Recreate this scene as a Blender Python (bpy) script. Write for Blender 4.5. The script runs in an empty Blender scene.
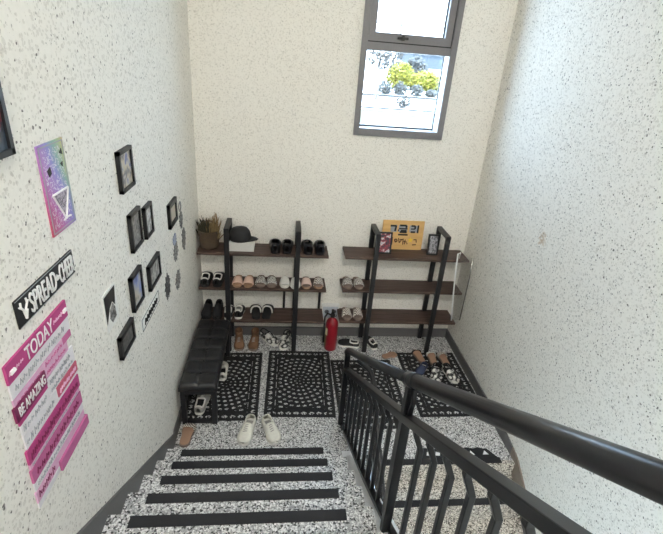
import bpy, bmesh, math, random
from mathutils import Vector, Matrix
rnd = random.Random(7)
PI = math.pi
SC = bpy.context.scene
COL = SC.collection

# ------------------------------------------------------------------ materials
def new_mat(name):
    m = bpy.data.materials.new(name); m.use_nodes = True
    nt = m.node_tree
    return m, nt, nt.nodes['Principled BSDF']
def plain(name, col, rough=.5, metal=0.0, spec=.5, bump=0, bscale=60):
    m, nt, b = new_mat(name)
    b.inputs['Base Color'].default_value = (*col, 1)
    b.inputs['Roughness'].default_value = rough
    b.inputs['Metallic'].default_value = metal
    b.inputs['Specular IOR Level'].default_value = spec
    tc = nt.nodes.new('ShaderNodeTexCoord')
    n = nt.nodes.new('ShaderNodeTexNoise'); n.inputs['Scale'].default_value = bscale
    nt.links.new(tc.outputs['Object'], n.inputs['Vector'])
    # slight procedural tone variation
    mx = nt.nodes.new('ShaderNodeMix'); mx.data_type = 'RGBA'
    mx.inputs['A'].default_value = (*[c * .88 for c in col], 1)
    mx.inputs['B'].default_value = (*[min(1, c * 1.1) for c in col], 1)
    nt.links.new(n.outputs['Fac'], mx.inputs['Factor'])
    nt.links.new(mx.outputs['Result'], b.inputs['Base Color'])
    if bump:
        bp = nt.nodes.new('ShaderNodeBump'); bp.inputs['Strength'].default_value = bump
        bp.inputs['Distance'].default_value = .01
        nt.links.new(n.outputs['Fac'], bp.inputs['Height'])
        nt.links.new(bp.outputs['Normal'], b.inputs['Normal'])
    return m
def ramp(nt, stops, interp='LINEAR'):
    r = nt.nodes.new('ShaderNodeValToRGB'); e = r.color_ramp.elements
    r.color_ramp.interpolation = interp
    while len(e) < len(stops): e.new(.5)
    for el, (p, c) in zip(e, stops):
        el.position = p; el.color = (*c, 1) if len(c) == 3 else c
    return r
def math_node(nt, op, a, b=None):
    n = nt.nodes.new('ShaderNodeMath'); n.operation = op
    for i, v in enumerate((a, b)):
        if v is None: continue
        if isinstance(v, (int, float)): n.inputs[i].default_value = v
        else: nt.links.new(v, n.inputs[i])
    return n.outputs[0]
def mix_rgb(nt, fac, a, b):
    n = nt.nodes.new('ShaderNodeMix'); n.data_type = 'RGBA'
    for key, v in (('Factor', fac), ('A', a), ('B', b)):
        if isinstance(v, tuple): n.inputs[key].default_value = (*v, 1)
        elif isinstance(v, (int, float)): n.inputs[key].default_value = v
        else: nt.links.new(v, n.inputs[key])
    return n.outputs['Result']

def speck_mask(nt, vec, scale, keep, size):
    v = nt.nodes.new('ShaderNodeTexVoronoi'); v.inputs['Scale'].default_value = scale
    nt.links.new(vec, v.inputs['Vector'])
    sep = nt.nodes.new('ShaderNodeSeparateColor'); nt.links.new(v.outputs['Color'], sep.inputs[0])
    on = math_node(nt, 'LESS_THAN', sep.outputs[0], keep)
    rad = math_node(nt, 'MULTIPLY', sep.outputs[1], size)
    near = math_node(nt, 'LESS_THAN', v.outputs['Distance'], rad)
    return math_node(nt, 'MULTIPLY', on, near)

def wall_material(name, base, stain=None):
    m, nt, b = new_mat(name)
    tc = nt.nodes.new('ShaderNodeTexCoord')
    nz = nt.nodes.new('ShaderNodeTexNoise'); nz.inputs['Scale'].default_value = 45; nz.inputs['Detail'].default_value = 3
    nt.links.new(tc.outputs['Object'], nz.inputs['Vector'])
    # wobble the coordinates so that flecks are ragged
    wob = nt.nodes.new('ShaderNodeVectorMath'); wob.operation = 'MULTIPLY_ADD'
    nt.links.new(nz.outputs['Color'], wob.inputs[0]); wob.inputs[1].default_value = (.016, .016, .016)
    nt.links.new(tc.outputs['Object'], wob.inputs[2])
    vec = wob.outputs[0]
    big = nt.nodes.new('ShaderNodeTexNoise'); big.inputs['Scale'].default_value = 1.6
    nt.links.new(tc.outputs['Object'], big.inputs['Vector'])
    c = mix_rgb(nt, nz.outputs['Fac'], tuple(x * .93 for x in base), tuple(min(1, x * 1.05) for x in base))
    c = mix_rgb(nt, math_node(nt, 'MULTIPLY', speck_mask(nt, vec, 44, .7, .50), .22), c, (.30, .27, .23))
    c = mix_rgb(nt, math_node(nt, 'MULTIPLY', speck_mask(nt, vec, 70, .7, .55), .30), c, (.36, .33, .28))
    c = mix_rgb(nt, math_node(nt, 'MULTIPLY', speck_mask(nt, vec, 42, .36, .26), .85), c, (.07, .065, .06))
    c = mix_rgb(nt, math_node(nt, 'MULTIPLY', speck_mask(nt, vec, 62, .22, .40), .45), c, (.12, .11, .10))
    if stain:
        d = nt.nodes.new('ShaderNodeVectorMath'); d.operation = 'DISTANCE'
        wob2 = nt.nodes.new('ShaderNodeVectorMath'); wob2.operation = 'MULTIPLY_ADD'
        nt.links.new(nz.outputs['Color'], wob2.inputs[0]); wob2.inputs[1].default_value = (.1, .2, .16)
        nt.links.new(tc.outputs['Object'], wob2.inputs[2])
        nt.links.new(wob2.outputs[0], d.inputs[0]); d.inputs[1].default_value = (stain[0] + .05, stain[1] + .1, stain[2] + .08)
        f = ramp(nt, [(.0, (1, 1, 1)), (.03, (.75, .75, .75)), (.055, (0, 0, 0))])
        nt.links.new(d.outputs['Value'], f.inputs[0])
        c = mix_rgb(nt, math_node(nt, 'MULTIPLY', f.outputs[0], .7), c, (.42, .27, .13))
    nt.links.new(c, b.inputs['Base Color'])
    b.inputs['Roughness'].default_value = .75
    b.inputs['Specular IOR Level'].default_value = .25
    bp = nt.nodes.new('ShaderNodeBump'); bp.inputs['Strength'].default_value = .25; bp.inputs['Distance'].default_value = .006
    nt.links.new(nz.outputs['Fac'], bp.inputs['Height']); nt.links.new(bp.outputs['Normal'], b.inputs['Normal'])
    return m

def granite(name, dark, mid, light, scale=75, rough=.35):
    m, nt, b = new_mat(name)
    tc = nt.nodes.new('ShaderNodeTexCoord')
    v = nt.nodes.new('ShaderNodeTexVoronoi'); v.inputs['Scale'].default_value = scale
    nt.links.new(tc.outputs['Object'], v.inputs['Vector'])
    sep = nt.nodes.new('ShaderNodeSeparateColor'); nt.links.new(v.outputs['Color'], sep.inputs[0])
    r = ramp(nt, [(0, dark), (.19, mid), (.52, light), (.86, tuple(x * .75 for x in mid))], 'CONSTANT')
    nt.links.new(sep.outputs[0], r.inputs[0])
    n = nt.nodes.new('ShaderNodeTexNoise'); n.inputs['Scale'].default_value = 190; n.inputs['Detail'].default_value = 2
    nt.links.new(tc.outputs['Object'], n.inputs['Vector'])
    nr = ramp(nt, [(.40, (.55, .55, .55)), (.6, (1, 1, 1))]); nt.links.new(n.outputs['Fac'], nr.inputs[0])
    mm = nt.nodes.new('ShaderNodeMix'); mm.data_type = 'RGBA'; mm.blend_type = 'MULTIPLY'; mm.inputs['Factor'].default_value = .8
    nt.links.new(r.outputs[0], mm.inputs['A']); nt.links.new(nr.outputs[0], mm.inputs['B'])
    nt.links.new(mm.outputs['Result'], b.inputs['Base Color'])
    b.inputs['Roughness'].default_value = rough
    return m

def wood(name, a, bcol, axis_scale=(2.5, 30, 30), rough=.55):
    m, nt, b = new_mat(name)
    tc = nt.nodes.new('ShaderNodeTexCoord'); mp = nt.nodes.new('ShaderNodeMapping')
    mp.inputs['Scale'].default_value = axis_scale
    nt.links.new(tc.outputs['Object'], mp.inputs['Vector'])
    n = nt.nodes.new('ShaderNodeTexNoise'); n.inputs['Scale'].default_value = 1.5; n.inputs['Detail'].default_value = 6
    nt.links.new(mp.outputs[0], n.inputs['Vector'])
    r = ramp(nt, [(.3, a), (.7, bcol)]); nt.links.new(n.outputs['Fac'], r.inputs[0])
    nt.links.new(r.outputs[0], b.inputs['Base Color']); b.inputs['Roughness'].default_value = rough
    return m

def photo_mat(name, cols, scale=14, rough=.3, seed=0.0, detail=4):
    """a printed picture: blotches from a short palette"""
    m, nt, b = new_mat(name)
    tc = nt.nodes.new('ShaderNodeTexCoord'); mp = nt.nodes.new('ShaderNodeMapping')
    mp.inputs['Location'].default_value = (seed * 3.1, seed * 1.7, seed)
    nt.links.new(tc.outputs['Object'], mp.inputs['Vector'])
    n = nt.nodes.new('ShaderNodeTexNoise'); n.inputs['Scale'].default_value = scale; n.inputs['Detail'].default_value = detail
    nt.links.new(mp.outputs[0], n.inputs['Vector'])
    k = len(cols)
    r = ramp(nt, [(.3 + .4 * i / max(1, k - 1), c) for i, c in enumerate(cols)])
    nt.links.new(n.outputs['Fac'], r.inputs[0]); nt.links.new(r.outputs[0], b.inputs['Base Color'])
    b.inputs['Roughness'].default_value = rough
    return m

def zigzag_mat(name, c1, c2, scale=55):
    m, nt, b = new_mat(name)
    tc = nt.nodes.new('ShaderNodeTexCoord')
    w = nt.nodes.new('ShaderNodeTexWave'); w.wave_type = 'BANDS'; w.bands_direction = 'DIAGONAL'
    w.inputs['Scale'].default_value = scale; w.inputs['Distortion'].default_value = 3
    w.inputs['Detail Scale'].default_value = 3
    nt.links.new(tc.outputs['Object'], w.inputs['Vector'])
    r = ramp(nt, [(.45, c1), (.55, c2)]); nt.links.new(w.outputs['Fac'], r.inputs[0])
    nt.links.new(r.outputs[0], b.inputs['Base Color']); b.inputs['Roughness'].default_value = .7
    return m

def glass_mat(name, tint=(1, 1, 1), gloss=.06, rough=.02):
    m = bpy.data.materials.new(name); m.use_nodes = True; nt = m.node_tree
    out = nt.nodes['Material Output']; nt.nodes.remove(nt.nodes['Principled BSDF'])
    t = nt.nodes.new('ShaderNodeBsdfTransparent'); t.inputs[0].default_value = (*tint, 1)
    g = nt.nodes.new('ShaderNodeBsdfGlossy'); g.inputs['Roughness'].default_value = rough
    mx = nt.nodes.new('ShaderNodeMixShader'); mx.inputs[0].default_value = gloss
    nt.links.new(t.outputs[0], mx.inputs[1]); nt.links.new(g.outputs[0], mx.inputs[2]); nt.links.new(mx.outputs[0], out.inputs[0])
    return m
def emit_mat(name, col, s):
    m, nt, b = new_mat(name)
    b.inputs['Base Color'].default_value = (*col, 1)
    b.inputs['Emission Color'].default_value = (*col, 1); b.inputs['Emission Strength'].default_value = s
    return m

CREAM = (.83, .81, .755)
M = dict(
    wall=wall_material('speckled_wall_paint', CREAM),
    wall_stain=wall_material('speckled_wall_paint_stained', CREAM, (2.996, -1.403, 1.90)),
    ceiling=plain('ceiling_paint', (.8, .8, .78), .8),
    granite=granite('granite_floor', (.05, .05, .05), (.50, .50, .50), (.88, .88, .87), 110),
    granite_warm=granite('granite_brown', (.07, .06, .05), (.48, .45, .40), (.86, .82, .75), 110),
    strip=plain('black_grip_tape', (.014, .014, .016), .8, bump=.3, bscale=300),
    skirt=plain('dark_grey_skirting', (.115, .112, .112), .5),
    skirt_bounce=plain('skirting_bounce_tint', (.20, .165, .135), .5),  # skirting grey warmed to taupe: bounce from the beige wall put into its colour
    white_paint=plain('white_stringer_paint', (.85, .86, .88), .35),
    black_metal=plain('black_rail_metal', (.010, .0105, .0125), .30, .0, .5),
    shelf_metal=plain('black_shelf_metal', (.014, .014, .016), .45),
    shelf_wood=wood('dark_walnut', (.035, .020, .016), (.115, .070, .055)),
    leather=plain('black_leatherette', (.012, .012, .014), .38, bump=.3, bscale=90),
    rubber=plain('black_rubber', (.010, .010, .011), .65),
    win_frame=plain('grey_window_frame', (.185, .18, .19), .45),
    gasket=plain('black_gasket', (.012, .012, .012), .6),
    bead=plain('white_bead', (.8, .82, .82), .4),
    glass=glass_mat('window_glass'),
    acrylic=glass_mat('clear_plastic', (.95, .95, .95), .10, .15),
    white_plastic=plain('white_plastic', (.75, .75, .74), .4),
    blue_plastic=plain('pale_blue_plastic', (.52, .57, .63), .4),
    socket=plain('socket_grey', (.12, .13, .15), .5),
    red=plain('extinguisher_red', (.25, .008, .018), .3),
    label_pale=plain('pale_label', (.75, .68, .42), .5),
    label_dark=plain('olive_label', (.12, .10, .03), .5),
    chrome=plain('chrome', (.6, .6, .6), .2, 1.0),
    sneaker_white=plain('white_leather', (.72, .70, .64), .55, bump=.2),
    sneaker_cream=plain('cream_leather', (.68, .67, .60), .6, bump=.2),
    white_rubber=plain('white_rubber', (.72, .71, .67), .5),
    grey_cloth=plain('grey_cloth', (.34, .33, .31), .8),
    black_cloth=plain('black_cloth', (.016, .016, .018), .75),
    black_gloss=plain('black_shoe_leather', (.010, .010, .013), .3),
    navy=plain('navy_cloth', (.03, .04, .085), .7),
    tan=plain('tan_sole', (.36, .22, .14), .7),
    pink_tan=plain('pink_strap', (.72, .50, .40), .6),
    pale_pink=plain('pale_pink_strap', (.74, .56, .50), .6),
    taupe=plain('taupe_sole', (.23, .17, .14), .7),
    brown_suede=plain('brown_suede', (.19, .10, .055), .85, bump=.3),
    brown_insole=plain('brown_insole', (.36, .22, .15), .8),
    patch=photo_mat('black_white_patches', [(.75, .74, .70), (.75, .74, .70), (.02, .02, .02), (.02, .02, .02), (.7, .69, .66)], 16, .6, 2, 1),
    zig=zigzag_mat('zigzag_fabric', (.03, .03, .03), (.80, .77, .72), 40),
    zig_white=zigzag_mat('white_grey_fabric', (.16, .13, .11), (.80, .76, .70), 30),
    box_white=plain('white_cardboard', (.66, .65, .62), .7),
    paper=plain('white_paper', (.78, .78, .75), .7),
    wicker=zigzag_mat('wicker', (.022, .016, .012), (.15, .10, .06), 35),
    dry_grass=plain('dry_grass', (.26, .18, .085), .8),
    dark_leaf=plain('dry_dark_leaf', (.05, .045, .025), .8),
    yellow_board=wood('yellow_board', (.62, .37, .13), (.74, .47, .19), (3, 20, 20)),
    letter_black=plain('letter_black', (.012, .012, .012), .6),
    letter_grey=plain('letter_grey', (.33, .35, .38), .6),
    letter_yellow=plain('letter_yellow', (.85, .58, .06), .6),
    letter_brown=plain('letter_brown', (.10, .04, .015), .6),
    frame_black=plain('frame_black', (.010, .010, .011), .4),
    sign_black=plain('sign_black', (.009, .009, .010), .6),
    letter_white=plain('letter_white', (.80, .80, .80), .6),
    pink=plain('magenta_plank', (.43, .05, .20), .6, bscale=22),
    dark_pink=plain('dark_magenta_plank', (.20, .018, .085), .6, bscale=22),
    mid_pink=plain('rose_plank', (.47, .12, .28), .6, bscale=22),
    lilac=plain('lilac_plank', (.66, .38, .55), .6, bscale=22),
    pale_plank=plain('whitewashed_plank', (.72, .70, .73), .6, bscale=22),
    pink_red=plain('coral_plank', (.50, .10, .17), .6, bscale=22),
    red_mark=plain('red_print', (.45, .03, .06), .6),
    cream_mark=plain('cream_print', (.6, .55, .42), .7),
    lamp=emit_mat('fill_diffuser', (1.0, .93, .82), 3.0),  # glow of the added, unseen fill lamps
    ground=plain('pale_concrete', (.62, .62, .60), .9),
    lawn=plain('lawn_pale', (.048, .046, .020), .9, bscale=3),
    yellow_leaf=plain('yellow_leaf', (.15, .145, .008), .7, bscale=5),
    grey_leaf=plain('grey_green_leaf', (.038, .042, .040), .7, bscale=5),
    pale_leaf=plain('pale_leaf', (.016, .017, .016), .7, bscale=5),
    bark=plain('bark', (.10, .09, .085), .9),
    house_white=plain('house_white', (.75, .75, .75), .8),
    house_blue=plain('house_blue_grey', (.030, .042, .055), .8),
    kerb=plain('kerb_dark', (.025, .025, .025), .8),
)

# ------------------------------------------------------------------ mesh collecting
class MB:
    def __init__(s): s.v = []; s.f = []
    def add(s, vs, fs, mat=None):
        o = len(s.v)
        s.v += [tuple(mat @ Vector(v)) if mat else tuple(v) for v in vs]
        s.f += [tuple(i + o for i in f) for f in fs]
        return s
    def box(s, lo, hi, mat=None):
        x0, y0, z0 = lo; x1, y1, z1 = hi
        vs = [(x0, y0, z0), (x1, y0, z0), (x1, y1, z0), (x0, y1, z0), (x0, y0, z1), (x1, y0, z1), (x1, y1, z1), (x0, y1, z1)]
        return s.add(vs, [(0, 3, 2, 1), (4, 5, 6, 7), (0, 1, 5, 4), (1, 2, 6, 5), (2, 3, 7, 6), (3, 0, 4, 7)], mat)
    def prism(s, poly, axis, a, b, mat=None):
        """poly: 2-D points; axis: the extrusion axis ('x': poly is (y,z); 'y': (x,z); 'z': (x,y))"""
        def p(u, v, w): return {'x': (w, u, v), 'y': (u, w, v), 'z': (u, v, w)}[axis]
        n = len(poly)
        vs = [p(u, v, a) for u, v in poly] + [p(u, v, b) for u, v in poly]
        fs = [tuple(range(n))[::-1], tuple(range(n, 2 * n))] + [(i, (i + 1) % n, n + (i + 1) % n, n + i) for i in range(n)]
        return s.add(vs, fs, mat)
    def tube(s, pts, r, n=12, cap=True):
        pts = [Vector(p) for p in pts]
        rs = r if isinstance(r, (list, tuple)) else [r] * len(pts)
        ref = None; rings = []
        for i, p in enumerate(pts):
            t = (pts[min(i + 1, len(pts) - 1)] - pts[max(i - 1, 0)]).normalized()
            if ref is None:
                ref = t.cross(Vector((0, 0, 1)) if abs(t.z) < .9 else Vector((1, 0, 0))).normalized()
            ref = (ref - t * ref.dot(t)).normalized(); b = t.cross(ref)
            rings.append([p + (ref * math.cos(2 * PI * k / n) + b * math.sin(2 * PI * k / n)) * rs[i] for k in range(n)])
        return s.rings(rings, True, cap)
    def bar(s, pts, w, h):
        """rectangular bar along points lying in a plane x = const: w along x, h across"""
        pts = [Vector(p) for p in pts]; rings = []
        for i, p in enumerate(pts):
            t = (pts[min(i + 1, len(pts) - 1)] - pts[max(i - 1, 0)]).normalized()
            side = Vector((1, 0, 0)); side = (side - t * side.dot(t)).normalized(); up = side.cross(t)
            rings.append([p + side * (w / 2 * a) + up * (h / 2 * b) for a, b in ((-1, -1), (1, -1), (1, 1), (-1, 1))])
        return s.rings(rings, True, True)
    def rings(s, rings, closed=True, cap=True):
        n = len(rings[0]); vs = [v for r in rings for v in r]; fs = []
        for i in range(len(rings) - 1):
            for k in range(n if closed else n - 1):
                a = i * n + k; b = i * n + (k + 1) % n
                fs.append((a, b, b + n, a + n))
        if cap:
            fs.append(tuple(range(n))[::-1]); fs.append(tuple(range((len(rings) - 1) * n, len(rings) * n)))
        return s.add(vs, fs)
    def lathe(s, prof, n=20, c=(0, 0, 0)):
        rg = [[Vector((c[0] + r * math.cos(2 * PI * k / n), c[1] + r * math.sin(2 * PI * k / n), c[2] + z)) for k in range(n)] for r, z in prof]
        return s.rings(rg, True, True)
    def build(s, name, mat, parent=None, smooth=False, bevel=0, solid=0, subsurf=0):
        me = bpy.data.meshes.new(name); me.from_pydata(s.v, [], s.f); me.update()
        bm = bmesh.new(); bm.from_mesh(me)
        if not solid: bmesh.ops.recalc_face_normals(bm, faces=bm.faces)
        bm.to_mesh(me); bm.free()
        if smooth: me.polygons.foreach_set('use_smooth', [True] * len(me.polygons))
        me.materials.append(M[mat] if isinstance(mat, str) else mat)
        o = bpy.data.objects.new(name, me); COL.objects.link(o)
        if parent: o.parent = parent
        if solid:
            md = o.modifiers.new('thick', 'SOLIDIFY'); md.thickness = solid; md.offset = 0
        if bevel:
            md = o.modifiers.new('bevel', 'BEVEL'); md.width = bevel; md.segments = 2; md.limit_method = 'ANGLE'
        if subsurf:
            md = o.modifiers.new('sub', 'SUBSURF'); md.levels = subsurf; md.render_levels = subsurf
        return o

def tag(o, label, cat, group=None, kind=None):
    o['label'] = label; o['category'] = cat
    if group: o['group'] = group
    if kind: o['kind'] = kind
    return o
def thing(name, label, cat, loc=(0, 0, 0), rz=0, group=None, tilt=(0, 0)):
    o = bpy.data.objects.new(name, None); COL.objects.link(o); o.empty_display_size = .05
    o.location = loc; o.rotation_euler = (tilt[0], tilt[1], rz)
    return tag(o, label, cat, group)
def struct(o): o['kind'] = 'structure'; return o
def kids(o): return [c for c in bpy.data.objects if c.parent == o]
def dup(src, loc, rz=None, label=None, group=None, tilt=None):
    def cp(o, parent):
        c = o.copy(); COL.objects.link(c)
        if parent: c.parent = parent
        for ch in kids(o): cp(ch, c)
        return c
    r = cp(src, None); r.location = loc
    e = list(src.rotation_euler)
    if rz is not None: e[2] = rz
    if tilt is not None: e[0], e[1] = tilt
    r.rotation_euler = e
    if label: r['label'] = label
    if group: r['group'] = group
    return r

def letters(name, text, mat, parent, box, plane, depth=.004, font_shear=0.0):
    """lettering fitted to a box (u0,u1,v0,v1); plane 'left_wall': (u=y, v=z, out=+x at x=w); 'front': (u=x, v=z, out=-y)"""
    cu = bpy.data.curves.new('tmp_text', 'FONT'); cu.body = text; cu.extrude = .02; cu.shear = font_shear
    ob = bpy.data.objects.new('tmp_text', cu); COL.objects.link(ob)
    dg = bpy.context.evaluated_depsgraph_get(); dg.update()
    me = bpy.data.meshes.new_from_object(ob.evaluated_get(dg))
    bpy.data.objects.remove(ob); bpy.data.curves.remove(cu)
    xs = [v.co.x for v in me.vertices]; ys = [v.co.y for v in me.vertices]
    if not xs: return None
    x0, x1, y0, y1 = min(xs), max(xs), min(ys), max(ys)
    u0, u1, v0, v1, w = box
    for v in me.vertices:
        u = u0 + (v.co.x - x0) / (x1 - x0) * (u1 - u0); q = v0 + (v.co.y - y0) / (y1 - y0) * (v1 - v0)
        d = depth * (.5 + v.co.z / .04)
        v.co = (w + d, u, q) if plane == 'left_wall' else (u, w - d, q)
    me.name = name; me.materials.clear(); me.materials.append(M[mat])
    o = bpy.data.objects.new(name, me); COL.objects.link(o); o.parent = parent
    return o

# ------------------------------------------------------------------ dimensions
W = 2.996; RUN = .27; RISE = .1745; Y1 = -1.906; XT = 1.425
YD = -1.975; XD = 1.60                       # descending flight
ZT = 6.8; ZB = -2.5; YB = -8.8; NUP = 13; NDN = 12
def nose(y): return RISE + (Y1 - y) * RISE / RUN       # line of the nosings of the rising flight
def nose_d(y): return (y - YD) * RISE / RUN            # of the descending one

# ------------------------------------------------------------------ room shell
def shell():
    b = MB(); b.box((-.18, YB - .18, ZB), (0, .18, ZT)); struct(b.build('wall_left', 'wall'))
    b = MB(); b.box((W, YB - .18, ZB), (W + .18, .18, ZT)); struct(b.build('wall_right', 'wall_stain'))
    wx0, wx1, wz0, wz1 = 1.568, 2.488, 2.425, 4.4
    b = MB()
    b.box((0, 0, ZB), (wx0, .18, ZT)); b.box((wx1, 0, ZB), (W, .18, ZT))
    b.box((wx0, 0, ZB), (wx1, .18, wz0)); b.box((wx0, 0, wz1), (wx1, .18, ZT))
    struct(b.build('wall_back', 'wall'))
    b = MB(); b.box((0, YB - .18, ZB), (W, YB, ZT)); struct(b.build('wall_front', 'wall'))
    b = MB(); b.box((-.18, YB - .18, ZT), (W + .18, .18, ZT + .15)); struct(b.build('ceiling', 'ceiling'))
    # landing slab (L-shaped front edge)
    b = MB(); b.prism([(0, 0), (W, 0), (W, YD + .04), (XD - .02, YD + .04), (XD - .02, Y1 + .02), (XT, Y1), (0, Y1)], 'z', -.16, 0)
    struct(b.build('floor', 'granite'))
    b = MB(); ylo = YD - NDN * RUN; b.box((0, YB, ZB), (W, ylo + 1.2, -RISE * NDN - .02))
    struct(b.build('floor_lower', 'granite'))
    ytop = Y1 - (NUP - 1) * RUN
    b = MB(); b.box((0, YB, NUP * RISE - .18), (W, ytop - .0, NUP * RISE)); struct(b.build('floor_upper', 'granite'))
    # rising flight
    def flight(name, x0, x1, prof, mat):
        b = MB(); b.prism(prof, 'x', x0, x1); return b.build(name, mat)
    prof = [(Y1, 0)]
    for k in range(NUP - 1):
        prof += [(Y1 - RUN * k, RISE * (k + 1)), (Y1 - RUN * (k + 1), RISE * (k + 1))]
    prof += [(ytop, nose(ytop) - .40), (Y1, -.16)]
    up = struct(flight('stairs_rising', 0.012, XT, prof, 'granite'))
    up['label'] = 'speckled granite stairs rising from the landing with black grip strips'
    for k in range(NUP - 1):
        y = Y1 - RUN * k; z = RISE * (k + 1)
        s = MB(); s.box((.13, y - .079, z), (1.272, y - .013, z + .004)); s.build('grip_strip', 'strip', up)
    # white stringer beside the treads
    b = MB(); yb = ytop
    b.prism([(Y1 + .05, nose(Y1 + .05) - .08), (Y1 + .05, -.16), (Y1, -.16), (yb, nose(yb) - .40), (yb, nose(yb) - .145), (Y1, nose(Y1) - .11)], 'x', XT, 1.56)
    struct(b.build('trim_stringer', 'white_paint'))
    # descending flight
    prof = [(YD + .04, 0), (YD, 0)]
    for k in range(NDN):
        prof += [(YD - RUN * k, -RISE * (k + 1)), (YD - RUN * (k + 1), -RISE * (k + 1))]
    ye = YD - RUN * NDN
    prof += [(ye, -RISE * NDN - .3), (YD + .04, -.3)]
    dn = struct(flight('stairs_descending', XD, W, prof, 'granite_warm'))
    dn['label'] = 'speckled granite stairs going down from the landing beyond the railing'
    for k in range(-1, NDN - 1):
        y = YD - RUN * (k + 1); z = -RISE * (k + 1)
        s = MB(); s.box((1.74, y + .010, z), (2.87, y + .072, z + .004)); s.build('grip_strip', 'strip', dn)
    # skirtings
    t = .014; h = .12
    b = MB(); b.box((0, -t, 0), (W, 0, h)); struct(b.build('baseboard_back', 'skirt'))
    ys = Y1 + .24
    b = MB(); b.prism([(0, 0), (ys - .1, 0), (Y1, -.1), (ytop, nose(ytop) - .1), (ytop, nose(ytop) + .075), (ys, nose(ys) + .075), (ys + .02, h), (0, h)], 'x', 0, t)
    struct(b.build('baseboard_left', 'skirt'))
    b = MB(); b.prism([(0, 0), (YD + .1, 0), (YD + .1, .09), (YD + .24, .11), (YD + .3, h), (0, h)], 'x', W - t, W)
    struct(b.build('baseboard_right', 'skirt'))
    b = MB(); b.prism([(YD + .1, -.01), (YD + .1, .09), (YD + .03, .075), (YD - .03, .05), (ye, nose_d(ye) + .07), (ye, nose_d(ye) - .2), (YD - .2, -.33)], 'x', W - t, W)
    struct(b.build('baseboard_right_stair', 'skirt_bounce'))
    return wx0, wx1, wz0, wz1
wx0, wx1, wz0, wz1 = shell()

# window: grey frame, top-hung sash over a fixed pane
def window():
    f = MB(); y0, y1 = -.025, .17; jw = .056
    f.box((wx0, y0, wz0), (wx0 + jw, y1, wz1)); f.box((wx1 - jw, y0, wz0), (wx1, y1, wz1))
    f.box((wx0 + jw, y0, wz0), (wx1 - jw, y1, wz0 + .072)); f.box((wx0 + jw, y0, wz1 - .06), (wx1 - jw, y1, wz1))
    f.box((wx0 + jw, y0 + .012, 3.205), (wx1 - jw, y1, 3.275))
    o = struct(f.build('window_1', 'win_frame'))
    s = MB(); a0, a1, c0, c1 = wx0 + jw + .005, wx1 - jw - .005, 3.285, wz1 - .065
    s.box((a0, .0, c0), (a0 + .065, .09, c1)); s.box((a1 - .065, .0, c0), (a1, .09, c1))
    s.box((a0 + .065, .0, c0), (a1 - .065, .09, c0 + .07)); s.box((a0 + .065, .0, c1 - .07), (a1 - .065, .09, c1))
    s.build('sash', 'win_frame', o)
    g = MB()
    for b0, b1, d0, d1, w, yy in ((wx0 + jw, wx1 - jw, wz0 + .072, 3.205, .014, .13), (a0 + .065, a1 - .065, c0 + .07, c1 - .07, .01, .05)):
        for lo, hi in (((b0, yy, d0), (b0 + w, yy + .02, d1)), ((b1 - w, yy, d0), (b1, yy + .02, d1)), ((b0 + w, yy, d0), (b1 - w, yy + .02, d0 + w * .8))):
            g.box(lo, hi)
    g.box((a0 - .005, -.002, c0 - .012), (a1 + .005, .02, c0)); g.box((a1, -.004, c0), (a1 + .006, .02, c1)); 
    g.build('gasket', 'gasket', o)
    w = MB(); w.box((wx1 - jw - .006, -.01, wz0 + .072), (wx1 - jw, .128, 3.205)); w.build('glazing_bead', 'bead', o)
    w = MB(); w.box((wx0 + jw, .155, wz0 + .066), (wx1 - jw, .20, wz0 + .09)); w.build('outer_sill', 'bead', o)
    p = MB(); p.box((wx0 + jw, .138, wz0 + .072), (wx1 - jw, .142, 3.205)); p.build('pane', 'glass', o)
    p = MB(); p.box((a0 + .06, .058, c0 + .065), (a1 - .06, .062, c1 - .065)); p.build('pane', 'glass', o)
    h = MB(); xc = 1.955; h.box((xc - .05, -.022, c0 + .028), (xc + .05, 0, c0 + .05)); h.box((xc - .012, -.03, c0 + .02), (xc + .012, -.0, c0 + .06)); h.build('handle', 'gasket', o)
window()

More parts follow.
